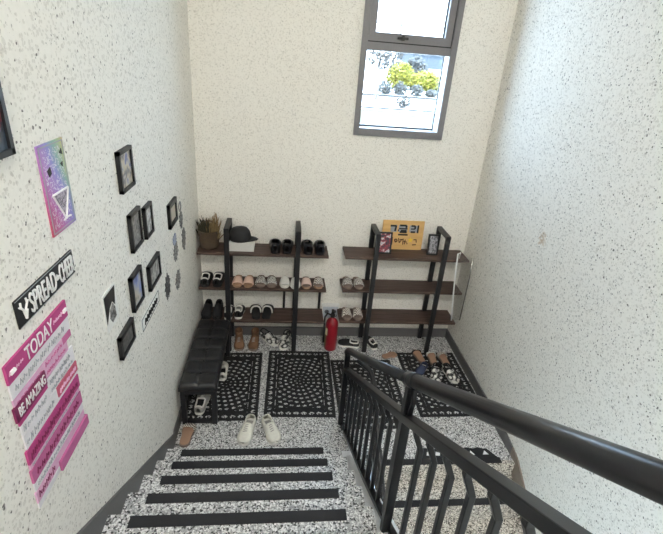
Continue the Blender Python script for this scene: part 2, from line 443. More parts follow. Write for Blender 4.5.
# ------------------------------------------------------------------ railings
def railing_up():
    X = 1.48
    t = thing('stair_railing', 'black metal railing with round handrail beside the rising stairs', 'railing', (X, -1.5, 0))
    L = Vector((X, -1.5, 0))
    def P(y, dz, dx=0): return Vector((X + dx, y, nose(y) + dz)) - L
    HZ, SZ, BZ = .908, .688, -.13
    YE = -1.47; YJ = -3.09; YT = -5.05
    MB().tube([P(YE + .03, HZ + .015), P(YE - .02, HZ + .035), P(YE - .5, HZ + .02), P(YJ, HZ)], .0275, 16).build('handrail', 'black_metal', t, True)
    MB().tube([P(YJ + .015, HZ), P(YT, HZ)], .033, 20).build('handrail', 'black_metal', t, True)
    MB().tube([P(YJ + .045, HZ), P(YJ - .05, HZ)], .037, 20).build('coupling', 'black_metal', t, True)
    MB().bar([P(YE, SZ + .05), P(YJ, SZ), P(YT, SZ)], .05, .042).build('sub_rail', 'black_metal', t, bevel=.004)
    MB().bar([P(YE - .1, .055, .03), P(-2.475, -.07, .03), P(YJ, BZ + .01, .03), P(YT, BZ + .005, .03)], .04, .035).build('bottom_rail', 'black_metal', t, bevel=.003)
    def post(y, w, zb, zt):
        b = MB(); b.box((X - w / 2 - L.x, y - w / 2 - L.y, zb), (X + w / 2 - L.x, y + w / 2 - L.y, zt)); b.build('post', 'black_metal', t, bevel=.004)
    post(YE, .046, 0, nose(YE) + HZ)
    post(YJ, .046, nose(YJ) + BZ, nose(YJ) + HZ)
    post(-4.6, .046, nose(-4.6) + BZ, nose(-4.6) + HZ)
    # flat scroll plate at the joint
    MB().bar([P(YJ - .05, HZ - .03), P(YJ - .055, HZ - .12), P(YJ - .03, SZ)], .02, .012).build('bracket', 'black_metal', t)
    y = YE - .125; n = 0
    while y > YT + .05:
        if abs(y - YJ) > .06 and abs(y + 4.6) > .06:
            zt = nose(y) + SZ + max(0, .05 * (y - YJ) / (YE - YJ)); zb = nose(y) + (BZ if y < YJ else BZ + .175 * (y - YJ) / (YE - YJ))
            pts = [(X, y, zt - .01), (X, y, zt - .05), (X + .03, y - .008, zt - .13), (X + .03, y - .008, zb)]
            MB().bar([Vector(p) - L for p in pts], .025, .025).build('baluster', 'black_metal', t, bevel=.003)
        y -= .15
def railing_down():
    X = 1.66
    t = thing('stair_railing', 'black metal railing curving down along the descending stairs', 'railing', (X, -1.62, 0))
    L = Vector((X, -1.62, 0))
    def Q(y, dz, dx=0): return Vector((X + dx, y, nose_d(y) + dz)) - L
    HZ = .60
    pts = [Vector((1.545, -1.60, .83)) - L, Vector((1.60, -1.65, .815)) - L, Vector((1.645, -1.70, .79)) - L, Q(-1.78, .62), Q(-1.9, HZ), Q(-4.6, HZ)]
    MB().tube(pts, .022, 14).build('handrail', 'black_metal', t, True)
    MB().bar([Q(-1.95, HZ - .22), Q(-4.6, HZ - .22)], .04, .035).build('sub_rail', 'black_metal', t)
    MB().bar([Q(-1.95, .10), Q(-4.6, .10)], .04, .03).build('bottom_rail', 'black_metal', t)
    b = MB(); b.box((-.02, -2.02 + 1.62 - .02, nose_d(-2.1)), (.02, -2.02 + 1.62 + .02, nose_d(-2.02) + HZ)); b.build('post', 'black_metal', t)
    b = MB(); b.box((-.02, -3.7 + 1.62 - .02, nose_d(-3.7) - .16), (.02, -3.7 + 1.62 + .02, nose_d(-3.7) + HZ)); b.build('post', 'black_metal', t)
    y = -2.14
    while y > -4.5:
        MB().bar([Q(y, HZ - .23), Q(y, .10)], .02, .02).build('baluster', 'black_metal', t)
        y -= .15
railing_up(); railing_down()

# ------------------------------------------------------------------ shoe shelves
def shelf_unit(label, x0, x1, legs, gaps, ytop=-.02, yfront=-.335, extra=False, leg_w=.05):
    xc = (x0 + x1) / 2
    t = thing('shoe_shelf', label, 'shoe shelf', (xc, -.16, 0))
    for z in gaps:
        b = MB(); b.box((x0 - xc, -.15, z - .028), (x1 - xc, .145, z)); b.build('shelf_board', 'shelf_wood', t, bevel=.003)
    for x in legs:
        for y in (yfront + .16, ytop + .16 - .012):
            b = MB(); b.box((x - xc - leg_w / 2, y - .018, 0), (x - xc + leg_w / 2, y + .018, 1.47)); b.build('leg', 'shelf_metal', t, bevel=.003)
        b = MB(); b.box((x - xc - leg_w / 2, yfront + .142, 1.455), (x - xc + leg_w / 2, ytop + .16, 1.49)); b.build('top_bar', 'shelf_metal', t, bevel=.003)
        for z in gaps:
            b = MB(); b.box((x - xc - .015, yfront + .16, z - .055), (x - xc + .015, ytop + .148, z - .028)); b.build('crossbar', 'shelf_metal', t)
    if extra:
        for x in (.93, 1.345):
            b = MB(); b.box((x - xc - .014, .125, .40), (x - xc + .014, .15, .775)); b.build('back_brace', 'shelf_metal', t)
ZS = (1.205, .80, .40)
shelf_unit('dark walnut shoe shelf on black metal frame behind the padded bench', .016, 1.385, (.325, 1.055), (1.205, .795, .39), extra=True)
shelf_unit('dark walnut shoe shelf holding the yellow board, beside the clear plastic sheet', 1.565, 2.94, (1.885, 2.64), ZS)

# ------------------------------------------------------------------ bench
def bench():
    t = thing('bench', 'black tufted leatherette bench along the wall below the black photo frames', 'bench', (.18, -.93, 0))
    x0, x1, y0, y1 = -.155, .172, -.555, .525
    # quilted cushion
    nx, ny = 24, 72; vs = []; fs = []
    for j in range(ny + 1):
        for i in range(nx + 1):
            u, v = i / nx, j / ny
            x = x0 + u * (x1 - x0); y = y0 + v * (y1 - y0)
            du = abs((u * 2) % 1 - 0) ; du = min(du, 1 - du); dv = (v * 6) % 1; dv = min(dv, 1 - dv)
            seam = math.exp(-(dv / .09) ** 2) + math.exp(-(du / .09) ** 2) * .9
            e = min(u, 1 - u, (v * 3.3), (1 - v) * 3.3)
            z = .475 - .014 * min(seam, 1.3) - .02 * max(0, 1 - e / .07) ** 2
            vs.append((x, y, z))
    for j in range(ny):
        for i in range(nx):
            a = j * (nx + 1) + i; fs.append((a, a + 1, a + nx + 2, a + nx + 1))
    b = MB(); b.add(vs, fs)
    border = [i for i in range(nx + 1)] + [j * (nx + 1) + nx for j in range(1, ny + 1)] + [ny * (nx + 1) + i for i in range(nx - 1, -1, -1)] + [j * (nx + 1) for j in range(ny - 1, 0, -1)]
    base = len(b.v)
    for i in border: x, y, z = b.v[i]; b.v.append((x, y, .395))
    n = len(border)
    for k in range(n): b.f.append((border[k], border[(k + 1) % n], base + (k + 1) % n, base + k))
    b.f.append(tuple(base + k for k in range(n)))
    c = b.build('cushion', 'leather', t, True)
    for j in range(1, 6):
        for u in (.5,):
            q = MB(); q.lathe([(.004, .012), (.011, .008), (.013, 0)], 12, (x0 + u * (x1 - x0), y0 + j / 6 * (y1 - y0), .458)); q.build('button', 'leather', c, True)
    f = MB(); f.box((x0 + .01, y0 + .01, .355), (x1 - .01, y1 - .01, .395)); f.build('frame', 'leather', t)
    for x in (x0 + .03, x1 - .03):
        for y in (y0 + .03, y1 - .03):
            q = MB(); q.box((x - .022, y - .022, .012), (x + .022, y + .022, .355)); q.build('leg', 'shelf_metal', t, bevel=.003)
    q = MB(); q.box((x0 + .03, y0 + .02, .012), (x1 - .03, y0 + .045, .045)); q.build('stretcher', 'shelf_metal', t)
bench()

# ------------------------------------------------------------------ openwork rubber mats
def mat_mesh():
    w, l, c = .69, 1.04, .0066
    nx, ny = int(w / c), int(l / c); cx, cy = w / nx, l / ny
    def solid(x, y):                       # x,y from the centre
        ax, ay = abs(x), abs(y); ex = w / 2 - ax; ey = l / 2 - ay
        e = min(ex, ey)
        if e < .022: return True
        if e < .075:                       # border of scallop holes
            s = (y if ex < ey else x); p = (s / .074) % 1
            d = (e - .048) / .023
            if ex < .085 and ey < .085: return ((ex - .048) ** 2 + (ey - .048) ** 2) ** .5 > .018
            return ((p - .5) / .38) ** 2 + d * d > 1 or (abs(p - .5) < .07 and d < 0)
        if e < .098: return True
        if e < .108: return (s := ((y if ex < ey else x) / .13) % 1) < .12 or s > .88
        if e < .118: return True
        r = math.hypot(x, y); a = math.atan2(y, x)
        for r0, n, hw, ha in ((.0, 1, .013, 9), (.046, 7, .013, .32), (.094, 12, .015, .33), (.148, 17, .017, .33), (.205, 22, .018, .33), (.262, 27, .018, .33), (.318, 32, .018, .33), (.372, 37, .018, .33), (.426, 42, .018, .33)):
            if abs(r - r0) < hw:
                if r0 == 0: return r > .011
                p = (a / (2 * PI) * n) % 1
                return ((p - .5) / ha) ** 2 + ((r - r0) / hw) ** 2 > 1
        return True
    keep = [[solid(-w / 2 + (i + .5) * cx, -l / 2 + (j + .5) * cy) for i in range(nx)] for j in range(ny)]
    vid = {}; vs = []; fs = []
    def v(i, j, k):
        key = (i, j, k)
        if key not in vid: vid[key] = len(vs); vs.append((-w / 2 + i * cx, -l / 2 + j * cy, .009 * k + .0005))
        return vid[key]
    K = lambda i, j: 0 <= i < nx and 0 <= j < ny and keep[j][i]
    for j in range(ny):
        for i in range(nx):
            if not keep[j][i]: continue
            fs.append((v(i, j, 1), v(i + 1, j, 1), v(i + 1, j + 1, 1), v(i, j + 1, 1)))
            if not K(i, j - 1): fs.append((v(i, j, 0), v(i + 1, j, 0), v(i + 1, j, 1), v(i, j, 1)))
            if not K(i, j + 1): fs.append((v(i + 1, j + 1, 0), v(i, j + 1, 0), v(i, j + 1, 1), v(i + 1, j + 1, 1)))
            if not K(i - 1, j): fs.append((v(i, j + 1, 0), v(i, j, 0), v(i, j, 1), v(i, j + 1, 1)))
            if not K(i + 1, j): fs.append((v(i + 1, j, 0), v(i + 1, j + 1, 0), v(i + 1, j + 1, 1), v(i + 1, j, 1)))
    me = bpy.data.meshes.new('door_mat'); me.from_pydata(vs, [], fs); me.update(); me.materials.append(M['rubber'])
    return me
mm = mat_mesh()
for x, y, rz, lab in ((.358, -.905, .0, 'black openwork rubber mat lying partly under the padded bench'),
                      (1.112, -.868, -.02, 'black openwork rubber mat fully in view between bench and railing, white sneakers before it'),
                      (1.818, -1.03, .01, 'black openwork rubber mat half hidden behind the railing balusters'),
                      (2.620, -.880, .01, 'black openwork rubber mat beside the far wall with sandals scattered on it')):
    o = bpy.data.objects.new('door_mat', mm); COL.objects.link(o); o.location = (x, y, 0); o.rotation_euler[2] = rz
    tag(o, lab, 'door mat', 'openwork rubber mats on the landing')

# ------------------------------------------------------------------ footwear
HW = [(0, .0), (.012, .34), (.05, .60), (.12, .74), (.25, .78), (.42, .76), (.6, .90), (.72, 1.0), (.84, .95), (.93, .72), (.98, .40), (1, 0)]
def lerp(tab, t):
    for (a, u), (b, v) in zip(tab, tab[1:]):
        if t <= b: return u + (v - u) * (t - a) / (b - a)
    return tab[-1][1]
def outline(L, Wd, k=1.0, t0=0, t1=1, n=18):
    ts = [t0 + (t1 - t0) * (.5 - .5 * math.cos(PI * i / n)) for i in range(n + 1)]
    r = [(lerp(HW, t) * Wd / 2 * k + .0015, ((t - .5) * k) * L) for t in ts]
    return r + [(-x, y) for x, y in r[::-1]]
def arch_rings(L, Wd, ts, hfun, zs, m=12, k=1.0, px=.75, pz=.75):
    rg = []
    for t in ts:
        hw = lerp(HW, t) * Wd / 2 * k + .004; h = hfun(t); ring = []
        for j in range(m + 1):
            a = PI * j / m; c, s = math.cos(a), math.sin(a)
            ring.append(Vector((hw * math.copysign(abs(c) ** px, c), (t - .5) * L, zs + h * max(0, s) ** pz)))
        rg.append(ring)
    return rg
def closed_shoe(name, label, loc, rz, upper, sole, lining, lace=None, collar=None, toe=None, L=.295, Wd=.112, H=.10, sole_h=.028,
                shaft=0, group=None, tilt=(0, 0)):
    t = thing(name, label, 'shoe', loc, rz, group, tilt)
    MB().prism(outline(L, Wd, 1.03), 'z', 0, sole_h).build('sole', sole, t, bevel=.004)
    hp = [(0, .62), (.06, .86), (.16, .80), (.3, .70), (.44, .92), (.56, .80), (.72, .56), (.88, .42), (.97, .30), (1, .1)]
    hf = lambda q: lerp(hp, q) * (H - sole_h)
    ts = [.008, .03, .07, .12, .2, .28, .36, .44, .5, .56, .64, .72, .8, .87, .93, .97, .992]
    rg = arch_rings(L, Wd, ts, hf, sole_h)
    b = MB(); m = 12; n = m + 1
    vs = [v for r in rg for v in r]; fs = []
    for i in range(len(ts) - 1):
        for j in range(m):
            if .07 <= ts[i] < .44 and 3 <= j <= 8: continue
            fs.append((i * n + j, i * n + j + 1, (i + 1) * n + j + 1, (i + 1) * n + j))
    fs.append(tuple(range(n))); fs.append(tuple((len(ts) - 1) * n + k for k in range(n))[::-1])
    b.add(vs, fs); up = b.build('upper', upper, t, True, solid=.005)
    MB().prism(outline(L, Wd, .86, .05, .62, 10), 'z', sole_h, sole_h + .006).build('lining', lining, t)
    # collar round the opening
    ring = [rg[i][3] for i in range(2, 8)] + [rg[7][k] for k in range(4, 9)] + [rg[i][9] for i in range(7, 1, -1)] + [rg[2][k] for k in range(8, 3, -1)]
    ring = [v + Vector((0, 0, .001)) for v in ring]
    MB().tube(ring + ring[:1], .0075 if collar else .005, 8, False).build('collar', collar or upper, t, True)
    if lace:
        q = MB()
        for s in (.50, .56, .62, .68):
            hw = lerp(HW, s) * Wd / 2 * .42; z = sole_h + hf(s)
            q.tube([(-hw, (s - .5) * L - .006, z - .004), (0, (s - .5) * L, z + .004), (hw, (s - .5) * L + .006, z - .004)], .0042, 6)
        q.build('laces', lace, t)
    if toe:
        rt = arch_rings(L, Wd, [.80, .86, .92, .96, .99], lambda q: hf(q) + .003, sole_h, k=1.05)
        MB().rings(rt, False, False).build('toe_cap', toe, t, True, solid=.004)
    if shaft:
        rg2 = []
        for z, k in ((.05, 1.0), (.09, .98), (shaft - .01, 1.0), (shaft, 1.05)):
            rg2.append([Vector((.040 * k * math.cos(a), -.085 + .060 * k * math.sin(a), z)) for a in [2 * PI * i / 18 for i in range(18)]])
        MB().rings(rg2, True, False).build('shaft', upper, t, True, solid=.006)
    return t
def open_shoe(name, label, loc, rz, sole, insole, strap, bands=((.50, .84),), L=.27, Wd=.098, H=.062, sole_h=.026, group=None, tilt=(0, 0), rim=None, closed_toe=False):
    t = thing(name, label, 'shoe', loc, rz, group, tilt)
    MB().prism(outline(L, Wd, 1.0), 'z', 0, sole_h).build('sole', sole, t, bevel=.004)
    MB().prism(outline(L, Wd, .93), 'z', sole_h, sole_h + .004).build('insole', insole, t)
    for a, c in bands:
        ts = [a + (c - a) * i / 5 for i in range(6)]
        if closed_toe: ts = [a, a + .1, a + .2, .8, .88, .94, .985]
        hh = (lambda q: H * lerp([(0, 1), (a, 1), (.75, .78), (.92, .55), (1, .3)], q)) if closed_toe else (lambda q, a=a, c=c: H * (1 - .5 * (q - a) / (c - a)))
        rg = arch_rings(L, Wd, ts, hh, sole_h * .6, k=1.05)
        MB().rings(rg, False, False).build('strap', strap, t, True, solid=.007)
        if rim: MB().tube(rg[0], .009, 8).build('rim', rim, t, True)
    return t

# --- left shelf, top board: two pairs of black shoes
g = 'black shoes on the top shelf'
Zt = 1.2055
a = closed_shoe('black_shoe', 'black rounded shoe on top board, nearest the white shoe box', (.815, -.145, Zt), 0.04, 'black_gloss', 'black_gloss', 'black_cloth', H=.125, Wd=.118, group=g)
dup(a, (.945, -.145, Zt), -.04, 'black rounded shoe on top board, just before the shelf post')
dup(a, (1.162, -.14, Zt), .02, 'black rounded shoe on top board, just past the shelf post')
dup(a, (1.298, -.14, Zt), -.03, 'black rounded shoe at the free end of the top board')
# --- middle board
Zm = .7955
a = closed_shoe('sneaker', 'black sneaker with white collar on middle board, against the wall', (.075, -.15, Zm), 0.03, 'black_cloth', 'black_cloth', 'black_cloth', collar='white_rubber', toe='white_rubber', H=.11, Wd=.118, group='black and white sneakers on the middle board')
dup(a, (.208, -.15, Zm), -.03, 'black sneaker with white collar on middle board, beside the shelf post')
a = open_shoe('sandal', 'tan slide with plain pink strap, just past the post on middle board', (.418, -.165, Zm), PI, 'tan', 'tan', 'pink_tan', group='tan slides on the middle board')
dup(a, (.537, -.165, Zm), PI - .03, 'tan slide with plain pink strap, beside the zigzag sandals')
a = open_shoe('sandal', 'taupe slide with zigzag strap, beside the tan slides', (.667, -.155, Zm), PI, 'taupe', 'taupe', 'zig', group='zigzag slides on the middle board')
zig_proto = a
dup(a, (.783, -.155, Zm), PI + .03, 'taupe slide with zigzag strap, beside the white slides')
a = open_shoe('sandal', 'white slide with slotted strap, beside the zigzag sandals', (.93, -.165, Zm), PI, 'white_rubber', 'white_rubber', 'white_rubber', bands=((.50, .70), (.74, .92)), H=.07, L=.25, group='white slides on the middle board')
dup(a, (1.045, -.183, Zm), PI, 'white slide half hidden behind the front shelf post')
a = open_shoe('sandal', 'tan slide with pale pink strap, just past the front post', (1.168, -.165, Zm), PI, 'tan', 'taupe', 'pale_pink', group='pink strapped slides on the middle board')
b_ = open_shoe('sandal', 'brown slide with pale twisted strap at the free end of middle board', (1.305, -.16, Zm), PI - .06, 'tan', 'taupe', 'zig_white', bands=((.50, .82),), H=.066)
# --- bottom board
Zl = .3905
a = closed_shoe('black_shoe', 'plain black shoe on bottom board, against the wall behind the bench', (.072, -.16, Zl), PI, 'black_cloth', 'black_cloth', 'black_cloth', H=.12, Wd=.102, group='plain black shoes behind the bench')
dup(a, (.19, -.16, Zl), PI, 'plain black shoe on bottom board, second from the wall')
a = closed_shoe('sneaker', 'black sneaker with white collar on bottom board, on the wall side of the post', (.310, -.185, Zl), 0.04, 'black_cloth', 'white_rubber', 'black_cloth', collar='white_rubber', toe='white_rubber', H=.12, Wd=.105, L=.245, group='white collared sneakers on the bottom board')
dup(a, (.428, -.165, Zl), -.05, 'black sneaker with white collar on bottom board, just past the post')
a = open_shoe('slipper', 'black slipper with white rim on bottom board, beside the sneaker', (.612, -.16, Zl), .10, 'black_cloth', 'black_cloth', 'black_cloth', bands=((.50, .985),), closed_toe=True, rim='white_rubber', H=.085, Wd=.118, L=.26, group='white rimmed slippers on the bottom board')
dup(a, (.742, -.155, Zl), -.12, 'black slipper with white rim on bottom board, nearer the free end')
# --- right shelf
a = dup(zig_proto, (1.632, -.15, .8005), PI, 'taupe zigzag slide on middle board of the far shelf, at its end', 'zigzag slides on the far shelf')
dup(a, (1.755, -.15, .8005), PI + .05, 'taupe zigzag slide on middle board of the far shelf, beside the post')
a = open_shoe('sandal', 'taupe slide with big white bow strap, above the fire extinguisher', (1.655, -.165, .4005), PI, 'taupe', 'taupe', 'zig_white', H=.08, group='white strapped slides on the bottom board')
dup(a, (1.785, -.165, .4005), PI - .04, 'taupe slide with white strap on bottom board, beside the post')
# --- floor beneath the shelf
a = closed_shoe('boot', 'brown suede ankle boot on floor under the shelf, nearer the bench', (.425, -.215, 0), PI + .1, 'brown_suede', 'taupe', 'black_cloth', lace='grey_cloth', L=.26, Wd=.11, H=.105, shaft=.145, group='brown boots under the shelf')
dup(a, (.598, -.215, 0), PI - .08, 'brown suede ankle boot on floor under the shelf, nearer the sneakers')
a = closed_shoe('sneaker', 'white sneaker with black patch under the shelf, beside the boots', (.768, -.125, 0), -2.45, 'patch', 'white_rubber', 'black_cloth', lace='white_rubber', collar='black_cloth', H=.115, group='white sneakers under the shelf')
dup(a, (.960, -.175, 0), 2.95, 'white sneaker with black patch under the shelf, beside the metal post')
# --- landing
a = closed_shoe('sneaker', 'white lace-up sneaker on bare floor before the stairs, on the bench side', (.622, -1.575, 0), PI + .20 - .4, 'sneaker_cream', 'white_rubber', 'grey_cloth', lace='grey_cloth', L=.31, Wd=.12, H=.105, group='white sneakers before the stairs')
dup(a, (.830, -1.575, 0), PI + .36, 'white lace-up sneaker on bare floor before the stairs, on the railing side')
closed_shoe('sneaker', 'grey and white sneaker standing under the near end of the bench', (.165, -1.215, .010), -.06, 'grey_cloth', 'white_rubber', 'black_cloth', lace='white_rubber', collar='white_rubber', toe='sneaker_white', L=.29, H=.10)
closed_shoe('sneaker', 'white sneaker half hidden beneath the long side of the bench', (.300, -.74, .010), .1, 'sneaker_white', 'white_rubber', 'black_cloth', lace='grey_cloth', L=.27, H=.10)
open_shoe('sandal', 'brown slide with white fluffy strap by the skirting at the stair foot', (.100, -1.605, 0), -.05, 'taupe', 'brown_insole', 'zig_white', bands=((.62, .90),), L=.26, Wd=.11, H=.07)
# --- on the mat by the far wall
closed_shoe('sneaker', 'white and black sneaker on far mat, nearer the railing', (2.622, -.785, .010), 2.85, 'patch', 'white_rubber', 'black_cloth', lace='black_cloth', collar='black_cloth', L=.27, H=.095, group='white and black sneakers on the far mat')
closed_shoe('sneaker', 'white and black sneaker on far mat, nearer the wall', (2.785, -.79, .010), 3.35, 'patch', 'white_rubber', 'black_cloth', lace='black_cloth', collar='black_cloth', L=.27, H=.095, group='white and black sneakers on the far mat')
open_shoe('sandal', 'brown footbed sandal on far mat with plain white strap', (2.665, -.50, .010), -.06, 'taupe', 'brown_insole', 'white_rubber', bands=((.66, .86),), L=.25, H=.06)
open_shoe('sandal', 'brown footbed sandal on far mat with mottled strap, nearest the wall', (2.80, -.515, .010), .05, 'taupe', 'brown_insole', 'zig_white', bands=((.62, .90),), L=.25, H=.065)
open_shoe('sandal', 'brown footbed sandal on far mat with thin dark strap', (2.515, -.455, .010), .15, 'taupe', 'brown_insole', 'black_cloth', bands=((.72, .86),), L=.25, H=.05)
closed_shoe('sneaker', 'small navy shoe on far mat just above the handrail', (2.475, -.72, .010), 2.5, 'navy', 'white_rubber', 'black_cloth', L=.22, Wd=.09, H=.08)
open_shoe('sandal', 'flat brown sole lying on bare floor between two mats', (2.175, -.42, 0), -1.2, 'taupe', 'brown_insole', 'brown_insole', bands=((.6, .72),), L=.2, Wd=.1, H=.02, sole_h=.014)
closed_shoe('sneaker', 'black shoe with white sole edge behind the fire extinguisher', (1.715, -.215, 0), 1.35, 'black_cloth', 'white_rubber', 'black_cloth', collar='white_rubber', L=.26, Wd=.105, H=.09)
closed_shoe('sneaker', 'black shoe with white heel tucked behind the far shelf leg', (1.985, -.19, 0), .35, 'black_cloth', 'white_rubber', 'black_cloth', collar='white_rubber', L=.25, Wd=.10, H=.10)

# ------------------------------------------------------------------ things on the shelves
def basket():
    t = thing('basket', 'dark wicker basket of dried grass at the wall end of the top board', 'basket', (.125, -.155, 1.2055))
    prof = [(.085, 0), (.100, .03), (.106, .10), (.108, .19), (.113, .196), (.106, .20), (.098, .19), (.09, .04), (.07, .012)]
    MB().lathe(prof, 24).build('body', 'wicker', t, True)
    h = MB(); h.tube([(.106 * math.cos(a), .0, .19 + .10 * math.sin(a)) for a in [PI * i / 12 for i in range(13)]], .006, 8); h.build('handle', 'wicker', t, True)
    r = random.Random(3)
    for nm, mt, n, zz, xo in (('dried_grass', 'dry_grass', 150, .34, .05), ('dried_leaves', 'dark_leaf', 220, .31, -.04)):
        q = MB()
        for i in range(n):
            a = r.uniform(0, 2 * PI); d = r.uniform(0, .06)
            x, y = d * math.cos(a) + xo * .6, d * math.sin(a)
            hgt = r.uniform(.14, zz); lean = Vector((r.gauss(xo * .5, .03), r.gauss(0, .025), 0))
            p0 = Vector((x, y, .04)); p1 = Vector((x, y, hgt * .7)) + lean * .5; p2 = Vector((x, y, hgt)) + lean
            if nm == 'dried_grass' and i < 10: p2 = Vector((.075 + r.uniform(-.01, .01), 0, .38 + r.uniform(-.03, .02)))
            q.tube([p0, p1, p2], [.003, .0055, .0015], 4, False)
        q.build(nm, mt, t)
basket()
def shoe_box():
    t = thing('shoe_box', 'white cardboard shoe box on the top board under a black cap', 'box', (.455, -.155, 1.2055))
    MB().box((-.14, -.10, 0), (.14, .10, .075)).build('body', 'box_white', t, bevel=.003)
    MB().box((-.145, -.104, .07), (.145, .104, .098)).build('lid', 'box_white', t, bevel=.003)
    c = thing('cap', 'black cap lying on the white shoe box', 'cap', (.445, -.15, 1.304))
    prof = [(.112, 0), (.116, .035), (.105, .085), (.082, .118), (.03, .128), (.002, .129)]
    MB().lathe(prof, 22).build('crown', 'black_cloth', c, True)
    rg = []
    for i in range(9):
        a = -PI * .42 + PI * .84 * i / 8
        rg.append([Vector((.09 * math.cos(a), .09 * math.sin(a), .012)), Vector(((.105 + .085 * math.cos(a * .95)) * math.cos(a), .10 * math.sin(a), .003)), Vector(((.105 + .085 * math.cos(a * .95)) * math.cos(a), .10 * math.sin(a), .009)), Vector((.09 * math.cos(a), .09 * math.sin(a), .02))])
    MB().rings(rg, True, True).build('brim', 'black_cloth', c, True)
    MB().lathe([(.008, 0), (.007, .006), (.001, .008)], 10, (0, 0, .129)).build('button', 'black_cloth', c, True)
    MB().tube([(-.1, -.07, .02), (-.14, -.05, .03), (-.14, .03, .02), (-.09, .06, .03)], .018, 8).build('strap', 'black_cloth', c, True)
shoe_box()

def desk_frame(label, x0, x1, z0, z1, y, pm, tilt, name='photo_frame'):
    t = thing(name, label, 'photo frame', ((x0 + x1) / 2, y, z0), 0, None, (tilt, 0))
    w = (x1 - x0) / 2; h = z1 - z0; b = .018
    f = MB()
    f.box((-w, -.009, 0), (-w + b, .009, h)); f.box((w - b, -.009, 0), (w, .009, h)); f.box((-w, -.009, 0), (w, .009, b)); f.box((-w, -.009, h - b), (w, .009, h))
    f.box((-w + .004, .002, .004), (w - .004, .009, h - .004))
    f.build('frame', 'frame_black', t)
    MB().box((-w + b, -.004, b), (w - b, .0, h - b)).build('picture', pm, t)
    return t
t = desk_frame('small black photo frame on the far shelf between post and yellow board', 1.918, 2.075, 1.210, 1.455, -.20, photo_mat('print_red_white', [(.02, .02, .03), (.05, .05, .07), (.30, .03, .05), (.7, .7, .7), (.12, .15, .22)], 22, seed=3), -.12)
t = desk_frame('small dark photo frame with grey print on the far shelf, past the yellow board', 2.485, 2.608, 1.210, 1.445, -.19, photo_mat('print_grey', [(.02, .02, .025), (.5, .5, .54), (.05, .05, .06), (.6, .6, .62)], 30, seed=8), -.12)

def yellow_sign():
    t = thing('sign_board', 'yellow wooden sign board with dark lettering standing on the far shelf', 'sign', (2.225, -.05, 1.206), 0, None, (-.08, 0))
    MB().box((-.235, -.008, 0), (.235, .008, .335)).build('board', 'yellow_board', t, bevel=.002)
    y = -.0085
    def tile(x0, x1, z0, z1): MB().box((x0, y - .004, z0), (x1, y, z1)).build('letter_tile', 'letter_grey', t)
    tile(-.145, -.075, .205, .285); tile(-.055, .045, .205, .285); tile(.07, .16, .205, .285)
    q = MB()
    def st(x0, z0, x1, z1, w=.010):
        d = Vector((x1 - x0, 0, z1 - z0)); n = Vector((-d.z, 0, d.x)).normalized() * w
        q.add([(x0 + n.x, y - .007, z0 + n.z), (x0 - n.x, y - .007, z0 - n.z), (x1 - n.x, y - .007, z1 - n.z), (x1 + n.x, y - .007, z1 + n.z),
               (x0 + n.x, y - .004, z0 + n.z), (x0 - n.x, y - .004, z0 - n.z), (x1 - n.x, y - .004, z1 - n.z), (x1 + n.x, y - .004, z1 + n.z)],
              [(0, 1, 2, 3), (7, 6, 5, 4), (0, 4, 5, 1), (1, 5, 6, 2), (2, 6, 7, 3), (3, 7, 4, 0)])
    st(-.150, .275, -.085, .275); st(-.085, .278, -.095, .215); st(-.062, .225, -.05, .225)              # first glyph and dot
    st(-.045, .282, .03, .282); st(.03, .282, .03, .255); st(-.05, .245, .045, .245, .007); st(-.03, .222, .035, .222); st(-.04, .205, .04, .205)
    st(.085, .28, .13, .28); st(.085, .245, .13, .245, .007); st(.085, .21, .135, .21); st(.165, .29, .165, .20, .009); st(.13, .28, .13, .245)
    st(-.055, .175, .055, .175, .009)
    q.build('lettering', 'letter_black', t)
    q = MB()
    st(-.115, .145, -.115, .055, .006); st(-.09, .115, -.07, .125, .006); st(-.07, .125, -.055, .105, .006); st(-.055, .105, -.075, .085, .006); st(-.075, .085, -.09, .115, .006)
    st(-.045, .135, -.03, .08, .005); st(-.03, .08, -.005, .12, .005); st(-.03, .12, .01, .12, .005); st(.01, .13, .012, .06, .005); st(.02, .10, .055, .09, .005); st(.035, .12, .03, .065, .005)
    q.build('lettering', 'letter_brown', t); q = MB()
    st(.055, .075, .065, .07, .006); st(.13, .12, .16, .125, .005); st(.16, .125, .165, .09, .005); st(.12, .06, .165, .065, .006)
    q.build('lettering', 'letter_brown', t)
    q = MB()
    pts = []
    for i in range(10):
        a = PI / 2 + i * PI / 5; rr = .035 if i % 2 == 0 else .015
        pts.append((.095 + rr * math.cos(a), .115 + rr * math.sin(a)))
    q.prism(pts, 'y', y - .004, y); q.build('star', 'letter_yellow', t)
yellow_sign()

